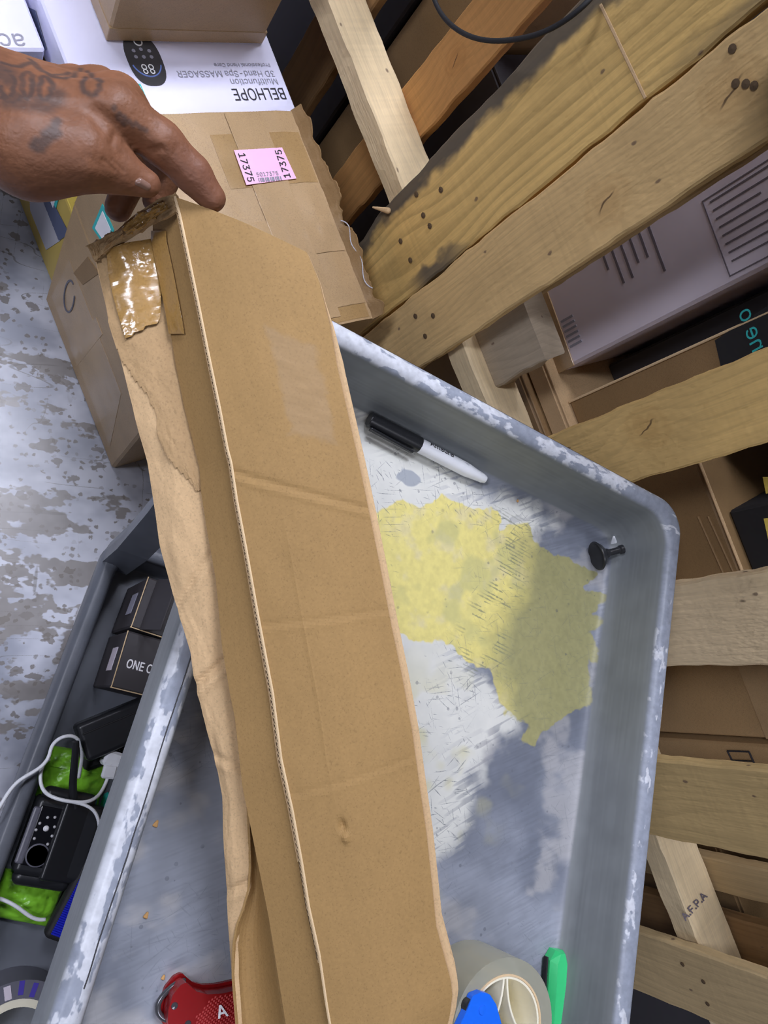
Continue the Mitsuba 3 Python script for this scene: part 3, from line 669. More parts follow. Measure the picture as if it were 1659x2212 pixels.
def tray_mesh(w0, w1, l0, l1, zr, depth, rim, r, draft, fil=1.0):
    prof = [(.020, -depth - .010), (.014, -depth), (.012, -.046), (.003, -.044), (0, -.040), (-.001, -.012), (.0005, -.005), (.004, -.001), (rim * .35, 0), (rim * .65, 0), (rim - .003, -.002), (rim, -.006), (rim + .001, -.014),
            (rim + draft * .6, -depth * .75), (rim + draft, -depth + .010), (rim + draft + .003 * fil, -depth + .004), (rim + draft + .008 * fil, -depth + .001), (rim + draft + .014 * fil, -depth)]
    base = dense(round_rect(w0, w1, l0, l1, r)); cen = np.array([(w0 + w1) / 2, (l0 + l1) / 2])
    half = np.array([(w1 - w0) / 2, (l1 - l0) / 2]); rings = []
    for (ins, z) in prof:
        q = cen + (base - cen) * (half - ins) / half
        rings.append(np.array([C(a, b, zr + z) for a, b in q]))
    n = len(base); V = np.vstack(rings); Fc = []
    for i in range(len(prof) - 1):
        for j in range(n):
            a, b, c_, d = i * n + j, i * n + (j + 1) % n, (i + 1) * n + (j + 1) % n, (i + 1) * n + j
            Fc += [[a, b, c_], [a, c_, d]]
    k = len(V); V = np.vstack([V, C(*cen, zr - depth), C(*cen, zr - depth - .012)])
    for j in range(n):
        Fc.append([(len(prof) - 1) * n + j, (len(prof) - 1) * n + (j + 1) % n, k]); Fc.append([(j + 1) % n, j, k + 1])
    m = trimesh.Trimesh(V, Fc, process=False)
    if m.volume < 0: m.invert()
    return m


cart = thing('utility_cart', 'grey plastic two-shelf utility cart with a worn, paint-stained top tray', 'cart')
W0, W1, L0, L1 = .1165, .553, -.54, .330
top = add(cart, 'top_tray', tray_mesh(W0, W1, L0, L1, RIM_Z, .0655, .019, .030, .008), 'cart_plastic', smooth=40)
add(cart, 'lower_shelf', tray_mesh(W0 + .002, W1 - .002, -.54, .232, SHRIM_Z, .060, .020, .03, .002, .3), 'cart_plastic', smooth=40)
crack = [C(W0 + .0125 + .0012 * (float(meshkit.fbm(np.array([l * 40, 0., 0.]), 3, 3)) - .5), l, RIM_Z + .0001) for l in np.linspace(-.13, .08, 60)]
add('utility_cart__top_tray', 'crack', tube(crack, .00045, 5), 'ink_black')
for (wa, wb_, la, lb, s) in [(W0 + .003, W0 + .040, .192, .231, 1), (W1 - .055, W1 - .003, .192, .231, 1), (W0 + .003, W0 + .055, -.53, -.47, -1), (W1 - .055, W1 - .003, -.53, -.47, -1)]:
    pts = []
    for (z, dl) in [(SHRIM_Z - .03, 0), (SHRIM_Z + .08, .004), (SHRIM_Z + .2, .024), (.62, .045), (TRAY_Z - .013, .062)]:
        dl = dl if s > 0 else 0
        pts.append([C(a, b + dl, z) for a, b in [(wa, la), (wb_, la), (wb_, lb - .012), (wb_ - .012, lb), (wa + .018, lb), (wa + .004, lb - .006), (wa, lb - .022)]])
    parts = [trimesh.convex.convex_hull(np.array(pts[i] + pts[i + 1])) for i in range(4)]
    add(cart, 'corner_post', trimesh.boolean.union(parts, engine='manifold'), 'cart_plastic')
for (w, l) in [(W0 + .05, .16), (W1 - .05, .16), (W0 + .05, -.47), (W1 - .05, -.47)]:
    ck = add(cart, 'caster', lathe([(0, -.012), (.044, -.012), (.05, -.006), (.05, .006), (.044, .012), (0, .012)], C(w, l, .0505), WD, 24), 'black_matte')
    add(ck, 'fork', trimesh.boolean.union([obox(C(w - .02, l - .012, .05), WD * .005, LD * .024, Z * .10, .001), obox(C(w + .015, l - .012, .05), WD * .005, LD * .024, Z * .10, .001),
                                           obox(C(w - .03, l - .03, .145), WD * .06, LD * .06, Z * (SHRIM_Z - .072 - .145), .002)], engine='manifold'), 'steel')

# ------------------------------------------------------------------ things in the top tray
z0 = TRAY_Z
# marker
mk = thing('marker_pen', 'white marker pen with a black cap lying along the tray wall', 'marker')
a, b = P(797, 905, z=z0 + .0092), P(1048, 1036, z=z0 + .0080)
ax = unit(b - a); Lm = np.linalg.norm(b - a)
add(mk, 'cap', lathe([(0, 0), (.0058, 0), (.0066, .0012), (.0074, .052), (.0070, .0528), (0, .0528)], a, ax, 32), 'black_plastic', smooth=35)
sidev = unit(np.cross(ax, Z)); sidev = sidev if sidev @ (P(790, 960, z=z0) - a) > 0 else -sidev
add(mk + '__cap', 'clip', hull([(*(a + sidev * .0088 + ax * .004), .0013), (*(a + sidev * .0098 + ax * .047), .0012), (*(a + sidev * .0088 + ax * .004 + Z * .003), .0013), (*(a + sidev * .0098 + ax * .047 + Z * .002), .0012)], 1), 'black_plastic')
add(mk, 'barrel', lathe([(0, .050), (.0062, .050), (.0067, .056), (.0065, .105), (.0052, Lm - .012), (.0044, Lm - .003), (.0034, Lm), (0, Lm)], a, ax, 32), 'white_plastic', smooth=35)
tm = meshkit.text_mesh('Amsure', .0062, .0002, True); tm = tm.subdivide_to_size(.0012)
ph = tm.vertices[:, 1] / .0066 + .25
rad = .00655 + tm.vertices[:, 2]
upv = unit(np.cross(ax, -sidev)); upv = upv if upv[2] > 0 else -upv
V = a + np.outer(tm.vertices[:, 0] * .85 + .060, ax) + np.outer(np.sin(ph) * rad, -sidev) + np.outer(np.cos(ph) * rad, upv)
add(mk, 'lettering', trimesh.Trimesh(V, tm.faces, process=False), 'ink_black')
tm = meshkit.text_mesh('Marker', .0030, .0002, True).subdivide_to_size(.001); ph = tm.vertices[:, 1] / .0062 + .28; rad = .0063 + tm.vertices[:, 2]
V = a + np.outer(tm.vertices[:, 0] * .9 + .092, ax) + np.outer(np.sin(ph) * rad, -sidev) + np.outer(np.cos(ph) * rad, upv)
add(mk, 'lettering', trimesh.Trimesh(V, tm.faces, process=False), 'ink_grey')
# suction cup lying on its side
sc = thing('suction_cup', 'small black rubber suction cup in the corner of the tray', 'suction cup')
o = P(1293, 1200, z=z0 + .013); tip = P(1338, 1188, z=z0 + .020); sa = unit(tip - o)
add(sc, 'cup', lathe([(0, .003), (.008, .001), (.0135, -.003), (.0142, -.0025), (.0145, -.0015), (.011, .003), (.006, .007), (0, .008)], o, sa, 40), 'black_plastic', smooth=35)
add(sc, 'stem', lathe([(0, .006), (.0052, .006), (.0048, .010), (.0034, .012), (.0034, .023), (.0045, .024), (.0045, .0275), (.0022, .0275), (.0022, .025), (0, .025)], o, sa, 24), 'black_plastic', smooth=30)
cl = thing('plastic_shard', 'small clear plastic shard behind the suction cup', 'shard')
add(cl, None, hull([(*P(1324, 1160, z=z0 + .002), .0015), (*P(1318, 1182, z=z0 + .002), .0012), (*P(1334, 1180, z=z0 + .008), .001), (*P(1326, 1160, z=z0 + .012), .0012)], 1), 'white_plastic')
# tape roll on a dispenser
TO = P(1003, 2168, z=z0) + Z * .0005
tpd = thing('tape_dispenser', 'clear packing tape roll on a cream hub with a blue grip', 'tape dispenser')


def ann(ro, ri, h0, h1, o, n=72): return lathe([(ri, h0), (ro, h0), (ro, h1), (ri, h1), (ri, h0)], o, Z, n)


RO = .0455
add(tpd, 'tape_roll', ann(RO, .0345, .001, .049, TO), 'clear_film', smooth=30, label='roll of clear tape')
add(tpd, 'core', ann(.0345, .0330, .0005, .0495, TO), 'edge_pale', smooth=30)
hubs = [ann(.0329, .0312, .010, .0488, TO)]
for q in range(3):
    a0 = q * 2.094 + .55
    p0, p1 = TO + np.array([math.cos(a0), math.sin(a0), 0]) * .0325, TO + np.array([math.cos(a0 + 2.0), math.sin(a0 + 2.0), 0]) * .0325
    mid = TO + np.array([math.cos(a0 + 1.0), math.sin(a0 + 1.0), 0]) * .010
    path = spline([p0, mid, p1], 16)
    hubs += [hull([(*path[i] + 0, .0008) if False else (*(path[i] + Z * .012), .0009), (*(path[i] + Z * .048), .0009), (*(path[i + 1] + Z * .012), .0009), (*(path[i + 1] + Z * .048), .0009)], 1) for i in range(15)]
add(tpd, 'hub', trimesh.util.concatenate(hubs), 'cream_plastic', label='cream hub')
add(tpd, 'hub_floor', lathe([(0, .010), (.0312, .010), (.0312, .013), (0, .013)], TO, Z, 48), 'cream_plastic')
gp = [(1040, 2143), (1058, 2148), (1072, 2170), (1105, 2290), (985, 2290), (990, 2222), (1010, 2180), (1022, 2150)]
gz = z0 + .056
gpl = np.array([P(*q, z=gz)[:2] for q in gp]); gpo = Polygon(gpl - gpl.mean(0)).buffer(-.003).buffer(.003)
add(tpd, 'grip', extr(gpo, .006, (*gpl.mean(0), gz - .006), X, Y), 'blue_plastic', label='blue grip')
add(tpd, 'grip_boss', lathe([(0, 0), (.0035, 0), (.0030, .0008), (0, .001)], P(1042, 2182, z=gz) + Z * .0001, Z, 20), 'blue_plastic')
add(tpd, 'roller', lathe([(0, -.016), (.0055, -.016), (.0055, .004), (0, .004)], P(1012, 2172, z=gz - .005), Z, 24), 'black_plastic')
# green cutter
gk = thing('green_cutter', 'slim bright green plastic cutter lying by the right tray wall', 'cutter')
q0, q1 = P(1203, 2050, z=z0 + .006), P(1185, 2330, z=z0 + .006); ga = unit(q1 - q0); gs = unit(np.cross(Z, ga)); Lg = np.linalg.norm(q1 - q0)
out = [(-.004, 0), (.004, 0), (.0095, .008), (.0095, Lg), (-.0095, Lg), (-.0095, .008)]
add(gk, 'handle', trimesh.convex.convex_hull(np.vstack([[q0 + gs * x * s + ga * (y + (1 - s) * .004) + Z * z for x, y in out] for (s, z) in [(1, -.005), (1, .003), (.55, .008)]])), 'green_plastic')
add(gk, 'blade_slot', obox(q0 + gs * -.0108 + ga * .006 - Z * .004, gs * .0016, ga * (Lg - .01), Z * .005, .0004), 'black_matte')
# red cutter
rk = thing('red_cutter', 'red metal folding cutter with a knurled handle and a wire ring', 'cutter')
zr = z0 + .016
ro = [(362, 2208), (364, 2180), (373, 2150), (390, 2128), (402, 2122), (410, 2130), (425, 2142), (448, 2148), (480, 2146), (560, 2128), (640, 2300), (420, 2300), (385, 2260)]
rp = np.array([P(*q, z=zr)[:2] for q in ro]); rc = rp.mean(0); rpo = Polygon(rp - rc).buffer(-.0015).buffer(.0015)
add(rk, 'handle', extr(rpo, .011, (*rc, zr - .011), X, Y), 'red_metal')
add(rk, 'base_plate', extr(rpo.buffer(.0018), .003, (*rc, zr - .0155), X, Y), 'red_metal')
kn = []
kpoly = Polygon([P(*q, z=zr)[:2] for q in [(462, 2152), (560, 2135), (640, 2300), (418, 2300), (425, 2195)]])
from shapely.geometry import Point
pa, pb_ = P(430, 2212, z=zr), P(475, 2150, z=zr)
kd1 = unit((pb_ - pa)[:2]); kd2 = np.array([-kd1[1], kd1[0]])
base = np.array([0.0, 0])
for i in range(-40, 41):
    for j in range(-40, 41):
        c2 = pa[:2] + kd1 * i * .0021 + kd2 * (j * .0017 + (i % 2) * .00085)
        if kpoly.contains(Point(*c2)):
            b4 = [np.r_[c2 + kd1 * .001, zr], np.r_[c2 + kd2 * .0008, zr], np.r_[c2 - kd1 * .001, zr], np.r_[c2 - kd2 * .0008, zr]]; apx = np.r_[c2, zr + .0008]
            kn.append(trimesh.Trimesh(b4 + [apx], [[0, 1, 4], [1, 2, 4], [2, 3, 4], [3, 0, 4]], process=False))
add(rk, 'knurling', trimesh.util.concatenate(kn), 'red_knurl_glint', kind='stuff', label='diamond knurling')
words(rk, 'emblem', 'A', .0075, P(470, 2200, z=zr + .0009), P(505, 2190, z=zr) - P(470, 2200, z=zr), P(466, 2185, z=zr) - P(470, 2200, z=zr), 'ink_white', bold=True)
for q in [(377, 2173), (406, 2212)]: add(rk, 'rivet', lathe([(0, 0), (.0022, 0), (.0018, .0008), (0, .0011)], P(*q, z=zr), Z, 16), 'wire_dark')
wr = spline([P(*q, z=zr - .010) for q in [(400, 2119), (385, 2123), (362, 2140), (345, 2162), (341, 2180), (350, 2197), (362, 2202), (375, 2196)]], 30)
add(rk, 'wire_ring', tube(wr, .0019, 8), 'wire_dark', smooth=True)
for i, q in enumerate([(336, 1780), (1165, 1010), (315, 1978), (1118, 1082), (352, 2112)]):
    s = P(*q, z=z0 + .0008); L_ = [.0016, .0008, .0013, .0007, .0008][i]
    add(thing('crumb', ['tan crumb on the bare grey bed left of the long box', 'tan crumb near the far tray wall', 'thin tan splinter on the bed by the cracked rim', 'tiny tan crumb by the yellow stain', 'tan crumb above the red cutter'][i], 'crumb'), None,
        hull([(*(s + X * L_), .0008), (*(s - X * L_ * .6 + Y * L_), .0009), (*(s - Y * L_), .0006)], 1), 'crumb')

# ------------------------------------------------------------------ things on the lower shelf
def on(px, py, h): return P(px, py, z=CAM_Z - h)


def slab(parent, name, tops, h, depth, bsdf, ch=.003, **kw):
    """A box whose top face has three corners at the given pixels on height CAM_Z-h; the third is squared up."""
    a_, b_, c_ = [on(*q, h) for q in tops]; ex = b_ - a_; ey = c_ - a_; ey = ey - unit(ex) * (ey @ unit(ex))
    return add(parent, name, obox(a_ - Z * depth, ex, ey, Z * depth, ch), bsdf, **kw), a_, ex, ey


HB = .935
for i, (q, lab) in enumerate([([(238, 1484), (277, 1362), (352, 1516)], 'small dark carton with large white lettering on top, on the lower shelf'), ([(281, 1354), (321, 1246), (395, 1395)], 'small dark carton behind the lettered one, its lid standing open')]):
    k = thing('dark_carton', lab, 'box')
    _, a_, ex, ey = slab(k, 'body', q, HB, 1.05 - HB - .0006, 'dark_card', .002)
    # worn pale edge along the top
    add(k, 'worn_edge', tube([a_ + ey * .02, a_ + ex], .0007, 6), 'edge_pale')
    add(k, 'worn_edge', tube([a_, a_ + ey * .9], .0007, 6), 'edge_pale')
    nrm = -unit(ey)
    c0 = a_ + nrm * .0003 - Z * .055
    decal(k, 'label', [c0 + ex * .30, c0 + ex * .72, c0 + ex * .72 + Z * .03, c0 + ex * .30 + Z * .03], 'ink_grey' if i else 'lilac_card', .0006)
    if i == 0: words(k, 'lettering', 'ONE CO', .0098, on(270, 1441, HB) + Z * .0004, ey, ex, 'ink_white', bold=True, stretch=.74)
    else:
        add(k, 'lid', obox(a_ + ey * .16 + Z * .002, ex, unit(ey) * .012 + Z * .05, unit(ey) * .0015, .0005), 'dark_card')
# black rounded device
bd = thing('power_bank', 'black rounded power bank lying between the dark cartons and the green pouch', 'power bank')
p0, p1 = on(165, 1577, .985), on(400, 1480, .985); dv = unit(p1 - p0); sv = unit(np.cross(Z, dv)); sv = sv if sv @ (on(165, 1640, .985) - p0) > 0 else -sv
Lb = .16; th = .022
pts = [(*(p0 + dv * u + sv * v - Z * w), .006) for u in (.006, Lb) for v in (0, .034) for w in (0, th)]
add(bd, 'body', hull(pts, 2), 'black_plastic', smooth=50)
add(bd, 'groove', tube([p0 + dv * .004 + Z * .0058 + sv * .007, p0 + dv * Lb + Z * .0058 + sv * .007], .0012, 6), 'black_matte')
for i in range(4): add(bd, 'indicator', lathe([(0, 0), (.0008, 0), (0, .0006)], p0 - dv * .0003 + sv * (.006 + .006 * i) - Z * .010, -dv, 8), 'slot_grey')
sup = thing('black_case', 'flat black case under the power bank on the lower shelf', 'case')
slab(sup, None, [(168, 1610), (300, 1560), (195, 1665)], 1.018, .0308, 'black_matte', .004)
# green pouches
def pouch(lab, q, h, dep, seed):
    a_, b_, c_, d_ = [on(*p, h) for p in q]; n = 40
    s, t = np.meshgrid(np.linspace(0, 1, n), np.linspace(0, 1, n), indexing='ij')
    g_ = (1 - s)[..., None] * ((1 - t)[..., None] * a_ + t[..., None] * d_) + s[..., None] * ((1 - t)[..., None] * b_ + t[..., None] * c_)
    bul = (np.clip(np.sin(np.pi * s), 0, 1) * np.clip(np.sin(np.pi * t), 0, 1)) ** .45
    z = dep * (.25 + .75 * bul) + .006 * (meshkit.fbm(np.stack([s * 5, t * 5, s * 0], -1), 4, seed) - .5)
    g_ = g_.copy(); base = CAM_Z - 1.0493; g_[..., 2] = base + np.maximum(z, .003)
    bot = g_.copy(); bot[..., 2] = base
    V = np.vstack([g_.reshape(-1, 3), bot.reshape(-1, 3)]); idx = np.arange(n * n).reshape(n, n); a, b, c, d = idx[:-1, :-1].ravel(), idx[1:, :-1].ravel(), idx[1:, 1:].ravel(), idx[:-1, 1:].ravel()
    r_ = np.r_[idx[:, 0], idx[-1, 1:], idx[-2::-1, -1], idx[0, -2:0:-1]]; r2 = np.roll(r_, -1); k = n * n
    m = trimesh.Trimesh(V, np.vstack([np.c_[a, b, c], np.c_[a, c, d], np.c_[a, c, b] + k, np.c_[a, d, c] + k, np.c_[r_, r_ + k, r2 + k], np.c_[r_, r2 + k, r2]]), process=False)
    if m.volume < 0: m.invert()
    kk = thing('green_pouch', lab, 'pouch'); add(kk, 'bag', m, 'green_bag', smooth=60)
    return kk, g_


pk1, g1 = pouch('bright green plastic pouch under the white cable loop', [(80, 1722), (115, 1612), (248, 1632), (215, 1745)], 1.03, .024, 3)
add(pk1, 'seal_flap', sheet(up_normal(g1[24:33, 2:-2] + Z * .002, Z), .0012), 'green_bag', smooth=60)
pk2, g2 = pouch('bright green plastic pouch below the black security camera', [(-22, 1985), (14, 1882), (150, 1905), (105, 2008)], 1.03, .022, 9)
# white cable, charger
zc = CAM_Z - 1.015
cw = thing('white_cable', 'white charging cable looping over the green pouch and the shelf rim', 'cable')
path = spline([on(-40, 1790, .975), on(0, 1742, .974), on(40, 1688, .974), on(95, 1650, .974), (on(106, 1632, .976)), on(112, 1613, .978), on(130, 1595, .978), on(155, 1590, .98), on(175, 1610, .990), on(176, 1645, 1.0), on(170, 1680, 1.008)], 90)
add(cw, 'cord', tube(path, .0021, 8), 'white_plastic', smooth=True)
path2 = spline([on(106, 1640, .980), on(88, 1670, .990), on(92, 1703, .985), on(115, 1722, .974), on(150, 1731, .970), on(185, 1732, .970), on(215, 1715, .984), on(232, 1682, .995)], 70)
add(cw, 'cord', tube(path2, .0021, 8), 'white_plastic', smooth=True)
path3 = spline([on(150, 1731, .970), on(180, 1738, .969), on(203, 1752, .969), on(213, 1775, .972), on(214, 1790, .980)], 40)
add(cw, 'cord', tube(path3, .0019, 8), 'white_plastic', smooth=True)
pc = [on(232, 1682, .993), on(240, 1652, .990)]; pd_ = unit(pc[1] - pc[0]); ps = unit(np.cross(Z, pd_))
add(cw, 'plug', obox(pc[0] - ps * .008 - Z * .004, pd_ * np.linalg.norm(pc[1] - pc[0]), ps * .016, Z * .008, .002), 'white_plastic')
ch_ = thing('white_charger', 'white cube charger with the cable plugged in, on the green pouch', 'charger')
slab(ch_, 'body', [(220, 1652), (234, 1618), (300, 1662)], .987, .026, 'white_plastic', .003)
cw4 = thing('white_cable', 'white cable end lying across the lower green pouch', 'cable')
add(cw4, 'cord', tube(spline([on(-20, 1938, 1.018), on(10, 1945, 1.016), on(45, 1965, 1.016), on(70, 1982, 1.018), on(98, 1986, 1.020)], 30), .0022, 8), 'white_plastic', smooth=True)
# the security camera
se = thing('security_camera', 'black security camera with a stub antenna and a ring of small lamps', 'camera')
hc = .985; A0, A1, A3 = on(28, 1888, hc), on(88, 1722, hc), on(172, 1926, hc)
ex = A1 - A0; ey = A3 - A0; ey = ey - unit(ex) * (ey @ unit(ex)); eu, ev = unit(ex), unit(ey); Le, We = np.linalg.norm(ex), np.linalg.norm(ey)
bpts = [(*(A0 + eu * u + ev * v - Z * w), .007) for u in (.006, Le - .006) for v in (.006, We - .006) for w in (.010, .034)]
add(se, 'housing', hull(bpts, 2), 'black_plastic', smooth=50)
add(se, 'hood', hull([(*(A0 + eu * u + ev * v - Z * w), .004) for u in (.002, Le - .002) for v, w in ((We * .42, .000), (We * .98, .012), (We * .98, .03), (We * .42, .02))], 2), 'black_plastic', smooth=50)
fpo = A0 + eu * Le * .12 + ev * We * .16 - Z * .006
face = hull([(*(A0 + eu * u * Le + ev * v * We - Z * .004), .002) for u in (.14, .88) for v in (.08, .37)], 1)
add(se, 'face_panel', face, 'lens_glass')
fz = -Z * .0016
add(se, 'side_strip', hull([(*(A0 + eu * u * Le + ev * v * We - Z * .004), .0028) for u in (.16, .84) for v in (.0, .05)], 1), 'slot_grey')
lc = A0 + eu * Le * .27 + ev * We * .24 + fz
add(se, 'lens', lathe([(0, .002), (.004, .0022), (.0075, .0015), (.0085, .0035), (.0105, .003), (.0105, -.002), (0, -.002)], lc, Z, 32), 'lens_glass', smooth=40)
add(se, 'lens_ring', lathe([(.0108, 0), (.0125, 0), (.0122, .001), (.0108, .0012), (.0108, 0)], lc, Z, 32), 'slot_grey', smooth=40)
for i, (u, v) in enumerate([(.47, .12), (.58, .10), (.67, .12), (.76, .20), (.78, .30), (.66, .34), (.54, .35), (.43, .33)]):
    add(se, 'lamp', lathe([(0, .0014), (.0012, .001), (.0017, 0), (0, 0)], A0 + eu * Le * u + ev * We * v + fz, Z, 12), 'steel')
add(se, 'sensor', lathe([(0, .002), (.002, .0016), (.0032, .0002), (0, 0)], A0 + eu * Le * .62 + ev * We * .23 + fz, Z, 20), 'ink_white')
add(se, 'antenna', tube(spline([A1 + ev * We * .55 - eu * .004 - Z * .002, on(158, 1715, .985), on(160, 1660, .975), on(163, 1602, .965)], 20), np.linspace(.0046, .0040, 20), 16), 'black_plastic', smooth=40)
add(se, 'end_cap', hull([(*(A0 - eu * .004 + ev * v * We - Z * .018), .009) for v in (.15, .75)], 2), 'black_plastic', smooth=50)
add(se, 'end_cap', hull([(*(A1 + eu * .004 + ev * v * We - Z * .018), .009) for v in (.15, .75)], 2), 'black_plastic', smooth=50)
# blue tablet-like thing
bt = thing('blue_case', 'black framed case with a ribbed bright blue face, beside the security camera', 'case')
t0, t1, t2 = on(98, 2028, .985), on(213, 1808, .985), on(190, 2053, .985)
ex = t1 - t0; ey = t2 - t0; ey = ey - unit(ex) * (ey @ unit(ex)); eu2, ev2 = unit(ex), unit(ey)
tilt = unit(ev2 * .86 + Z * -.0)
add(bt, 'frame', hull([(*(t0 + eu2 * u + ev2 * v - Z * w), .006) for u in (.006, np.linalg.norm(ex) - .006) for v in (.004, .075) for w in (.008, .016)], 2), 'black_matte', smooth=50)
ribs = []
for i in range(46):
    u = np.linalg.norm(ex) * (.05 + .92 * i / 46)
    ribs.append(obox(t0 + eu2 * u + ev2 * .003 - Z * .003, eu2 * np.linalg.norm(ex) * .017, ev2 * .075, Z * .004, .0008))
for m in ribs: add(bt, 'rib', m, 'deep_blue')
tb = thing('teal_packet', 'teal printed packet half hidden by the cart rim', 'packet')
slab(tb, None, [(214, 1775), (236, 1715), (262, 1795)], 1.012, .03, 'teal_print', .003)
bh = thing('bristle_brush', 'black bristle brush behind the white charger', 'brush')
br_ = []
o1, o2 = on(228, 1612, 1.0), on(330, 1578, 1.0)
for i in range(160):
    q = o1 + (o2 - o1) * rng.random() + np.r_[rng.normal(0, .006, 2), 0]; br_.append(tube([q - Z * .02, q + np.r_[rng.normal(0, .003, 2), .012]], .0006, 4))
add(bh, 'bristles', trimesh.util.concatenate(br_), 'black_matte', kind='stuff')
add(bh, 'block', obox(o1 - Z * .0495, o2 - o1, unit(np.cross(Z, o2 - o1)) * .026, Z * .035, .003), 'black_matte')
# masking tape roll and printed box at the near end
mt = thing('masking_tape', 'roll of cream tape printed violet on its rim, near end of the lower shelf', 'tape roll')
mo = on(28, 2262, 1.0); mo[2] = SH_Z + .0005
add(mt, 'tape', ann(.064, .046, 0, .050, mo), 'slot_grey', smooth=30)
add(mt, 'core', ann(.0459, .038, 0, .0505, mo), 'cream_plastic', smooth=30)
for i in range(26):
    an = i * .2417; dvv = np.array([math.cos(an), math.sin(an), 0]); tv = np.cross(Z, dvv); wd_ = .0055 if i % 3 else .007
    add(mt + '__tape', 'printed_bar', obox(mo + dvv * (.0475 + .002 * (i % 2)) - tv * wd_ / 2 + Z * .0501, dvv * .014, tv * wd_, Z * .0004, .0001), 'violet_ink' if i % 3 else 'lilac_card')

# ------------------------------------------------------------------ the long carton held by its end
def edge(pts):
    p = np.array(pts, float); o_ = np.argsort(p[:, 1]); p = p[o_]
    return lambda y: np.interp(y, p[:, 1], p[:, 0])


E0 = edge([(203, 555), (228, 660), (236, 700), (262, 780), (300, 935), (318, 1000), (345, 1180), (372, 1280), (412, 1410), (418, 1460), (438, 1545), (470, 1670), (480, 1720), (482, 1790), (488, 1880), (492, 1990), (500, 2100), (508, 2200), (520, 2340)])
E1 = edge([(330, 520), (345, 590), (362, 680), (380, 790), (398, 880), (418, 960), (431, 1010), (434, 1060), (448, 1150), (466, 1250), (480, 1400), (497, 1500), (508, 1555), (523, 1695), (552, 1840), (581, 1984), (617, 2212), (640, 2340)])
E2 = edge([(378, 425), (388, 460), (405, 540), (430, 660), (452, 770), (475, 880), (492, 970), (500, 1000), (512, 1080), (533, 1190), (556, 1320), (590, 1500), (608, 1640), (632, 1750), (652, 1860), (668, 1960), (690, 2060), (706, 2170), (735, 2340)])
E3 = edge([(663, 545), (690, 610), (712, 700), (728, 790), (746, 870), (775, 1000), (796, 1100), (822, 1230), (845, 1350), (868, 1460), (890, 1580), (905, 1690), (921, 1800), (934, 1920), (942, 2000), (958, 2060), (974, 2120), (977, 2150), (972, 2190), (964, 2225)])
KF = thing('long_cardboard_box', 'long flattened brown carton held by its end above the cart, one flap torn', 'box')
N = 260
tt = np.linspace(0, 1, N)


def row(E, ya, yb, dep):
    ys = ya + (yb - ya) * tt
    return np.array([P(E(y), y, d=dep((y - 425) / 1900)) for y in ys])


d2 = lambda s: .437 - .008 * s
d3 = lambda s: .449 - .004 * s
d1 = lambda s: .462 - .014 * np.clip(s * 1.6, 0, 1) - .004 * s
d0 = lambda s: .456 + .006 * s
R2, R3, R1 = row(E2, 425, 2345, d2), row(E3, 545, 2228, d3), row(E1, 470, 2345, d1)
VW = view
# body: tube of the carton under the top panel
rings = np.stack([R3 + VW * .005, R2 + VW * .004, R1, R1 + VW * .010, R3 + VW * .030 - (R3 - R2) * .03], 1)
n, k = rings.shape[:2]; V = rings.reshape(-1, 3); Fc = []
for i in range(n - 1):
    for j in range(k):
        a, b, c_, d_ = i * k + j, i * k + (j + 1) % k, (i + 1) * k + (j + 1) % k, (i + 1) * k + j
        Fc += [[a, b, c_], [a, c_, d_]]
for e in (0, n - 1):
    q = e * k
    Fc += [[q, q + 1, q + 2], [q, q + 2, q + 3], [q, q + 3, q + 4]]
body = trimesh.Trimesh(V, Fc, process=False); body.fix_normals()
sarc = np.r_[0, np.cumsum(np.linalg.norm(np.diff(R2, axis=0), axis=1))]
uvb = np.stack([np.repeat(sarc, k), np.tile(np.array([.09, 0, -.03, -.04, .12]), n)], 1)
add(KF, 'body', trimesh.Trimesh(V, Fc, process=False), 'kraft_held', uv=uvb)


def creases(s, t, wob=0):
    """Height of pressed folds on the top panel; s metres along, t 0..1 across."""
    h = 0
    for (s0, slope, dep, wd) in [(.160, .010, .0016, .0022), (.248, -.012, .0007, .002), (.345, -.014, .0006, .002)]:
        dep = dep * .45
        h = h - dep * np.exp(-((s - s0 - slope * t) / wd) ** 2) + .6 * dep * np.exp(-((s - s0 - slope * t - 2.2 * wd) / wd) ** 2)
    h = h + .00035 * np.exp(-((t - .33) / .012) ** 2) * np.clip((s - .17) / .05, 0, 1) * np.clip((.36 - s) / .05, 0, 1)
    return h


M = 70
t = np.linspace(0, 1, M)
S = np.repeat(sarc[:, None], M, 1); Tt = np.repeat(t[None], N, 0)
bulge = np.sin(np.pi * Tt) * .006 + .0045 * np.clip((.12 - Tt) / .12, 0, 1) * 0
curl = -.012 * np.clip((Tt - .80) / .20, 0, 1) ** 2 * np.clip((S - .25) / .15, 0, 1)      # the right part turns down
G = R2[:, None] * (1 - t)[None, :, None] + R3[:, None] * t[None, :, None]
hgt = bulge + creases(S, Tt) + .0014 * (meshkit.fbm(np.stack([S * 14, Tt * 2, S * 0], -1), 3, 2) - .5) + .0004 * (meshkit.fbm(np.stack([S * 60, Tt * 8, S * 0], -1), 2, 5) - .5)
dent = np.exp(-((S - .365) / .004) ** 2 - ((Tt - .36) / .03) ** 2); hgt = hgt - .0025 * dent + .002 * np.exp(-((S - .372) / .003) ** 2 - ((Tt - .37) / .03) ** 2)
G = G - VW * (hgt + curl * .0)[..., None]
G = up_normal(G, -VW); flip = np.linalg.norm(G[0, 0] - R2[0]) > .01
uvs = np.stack([S, Tt * .082], -1)
if flip: uvs = uvs[:, ::-1]
pm = sheet(G, .0036)
add(KF, 'top_panel', pm, 'kraft_held', uv=np.vstack([uvs.reshape(-1, 2)] * 2), label='smooth brown top panel')
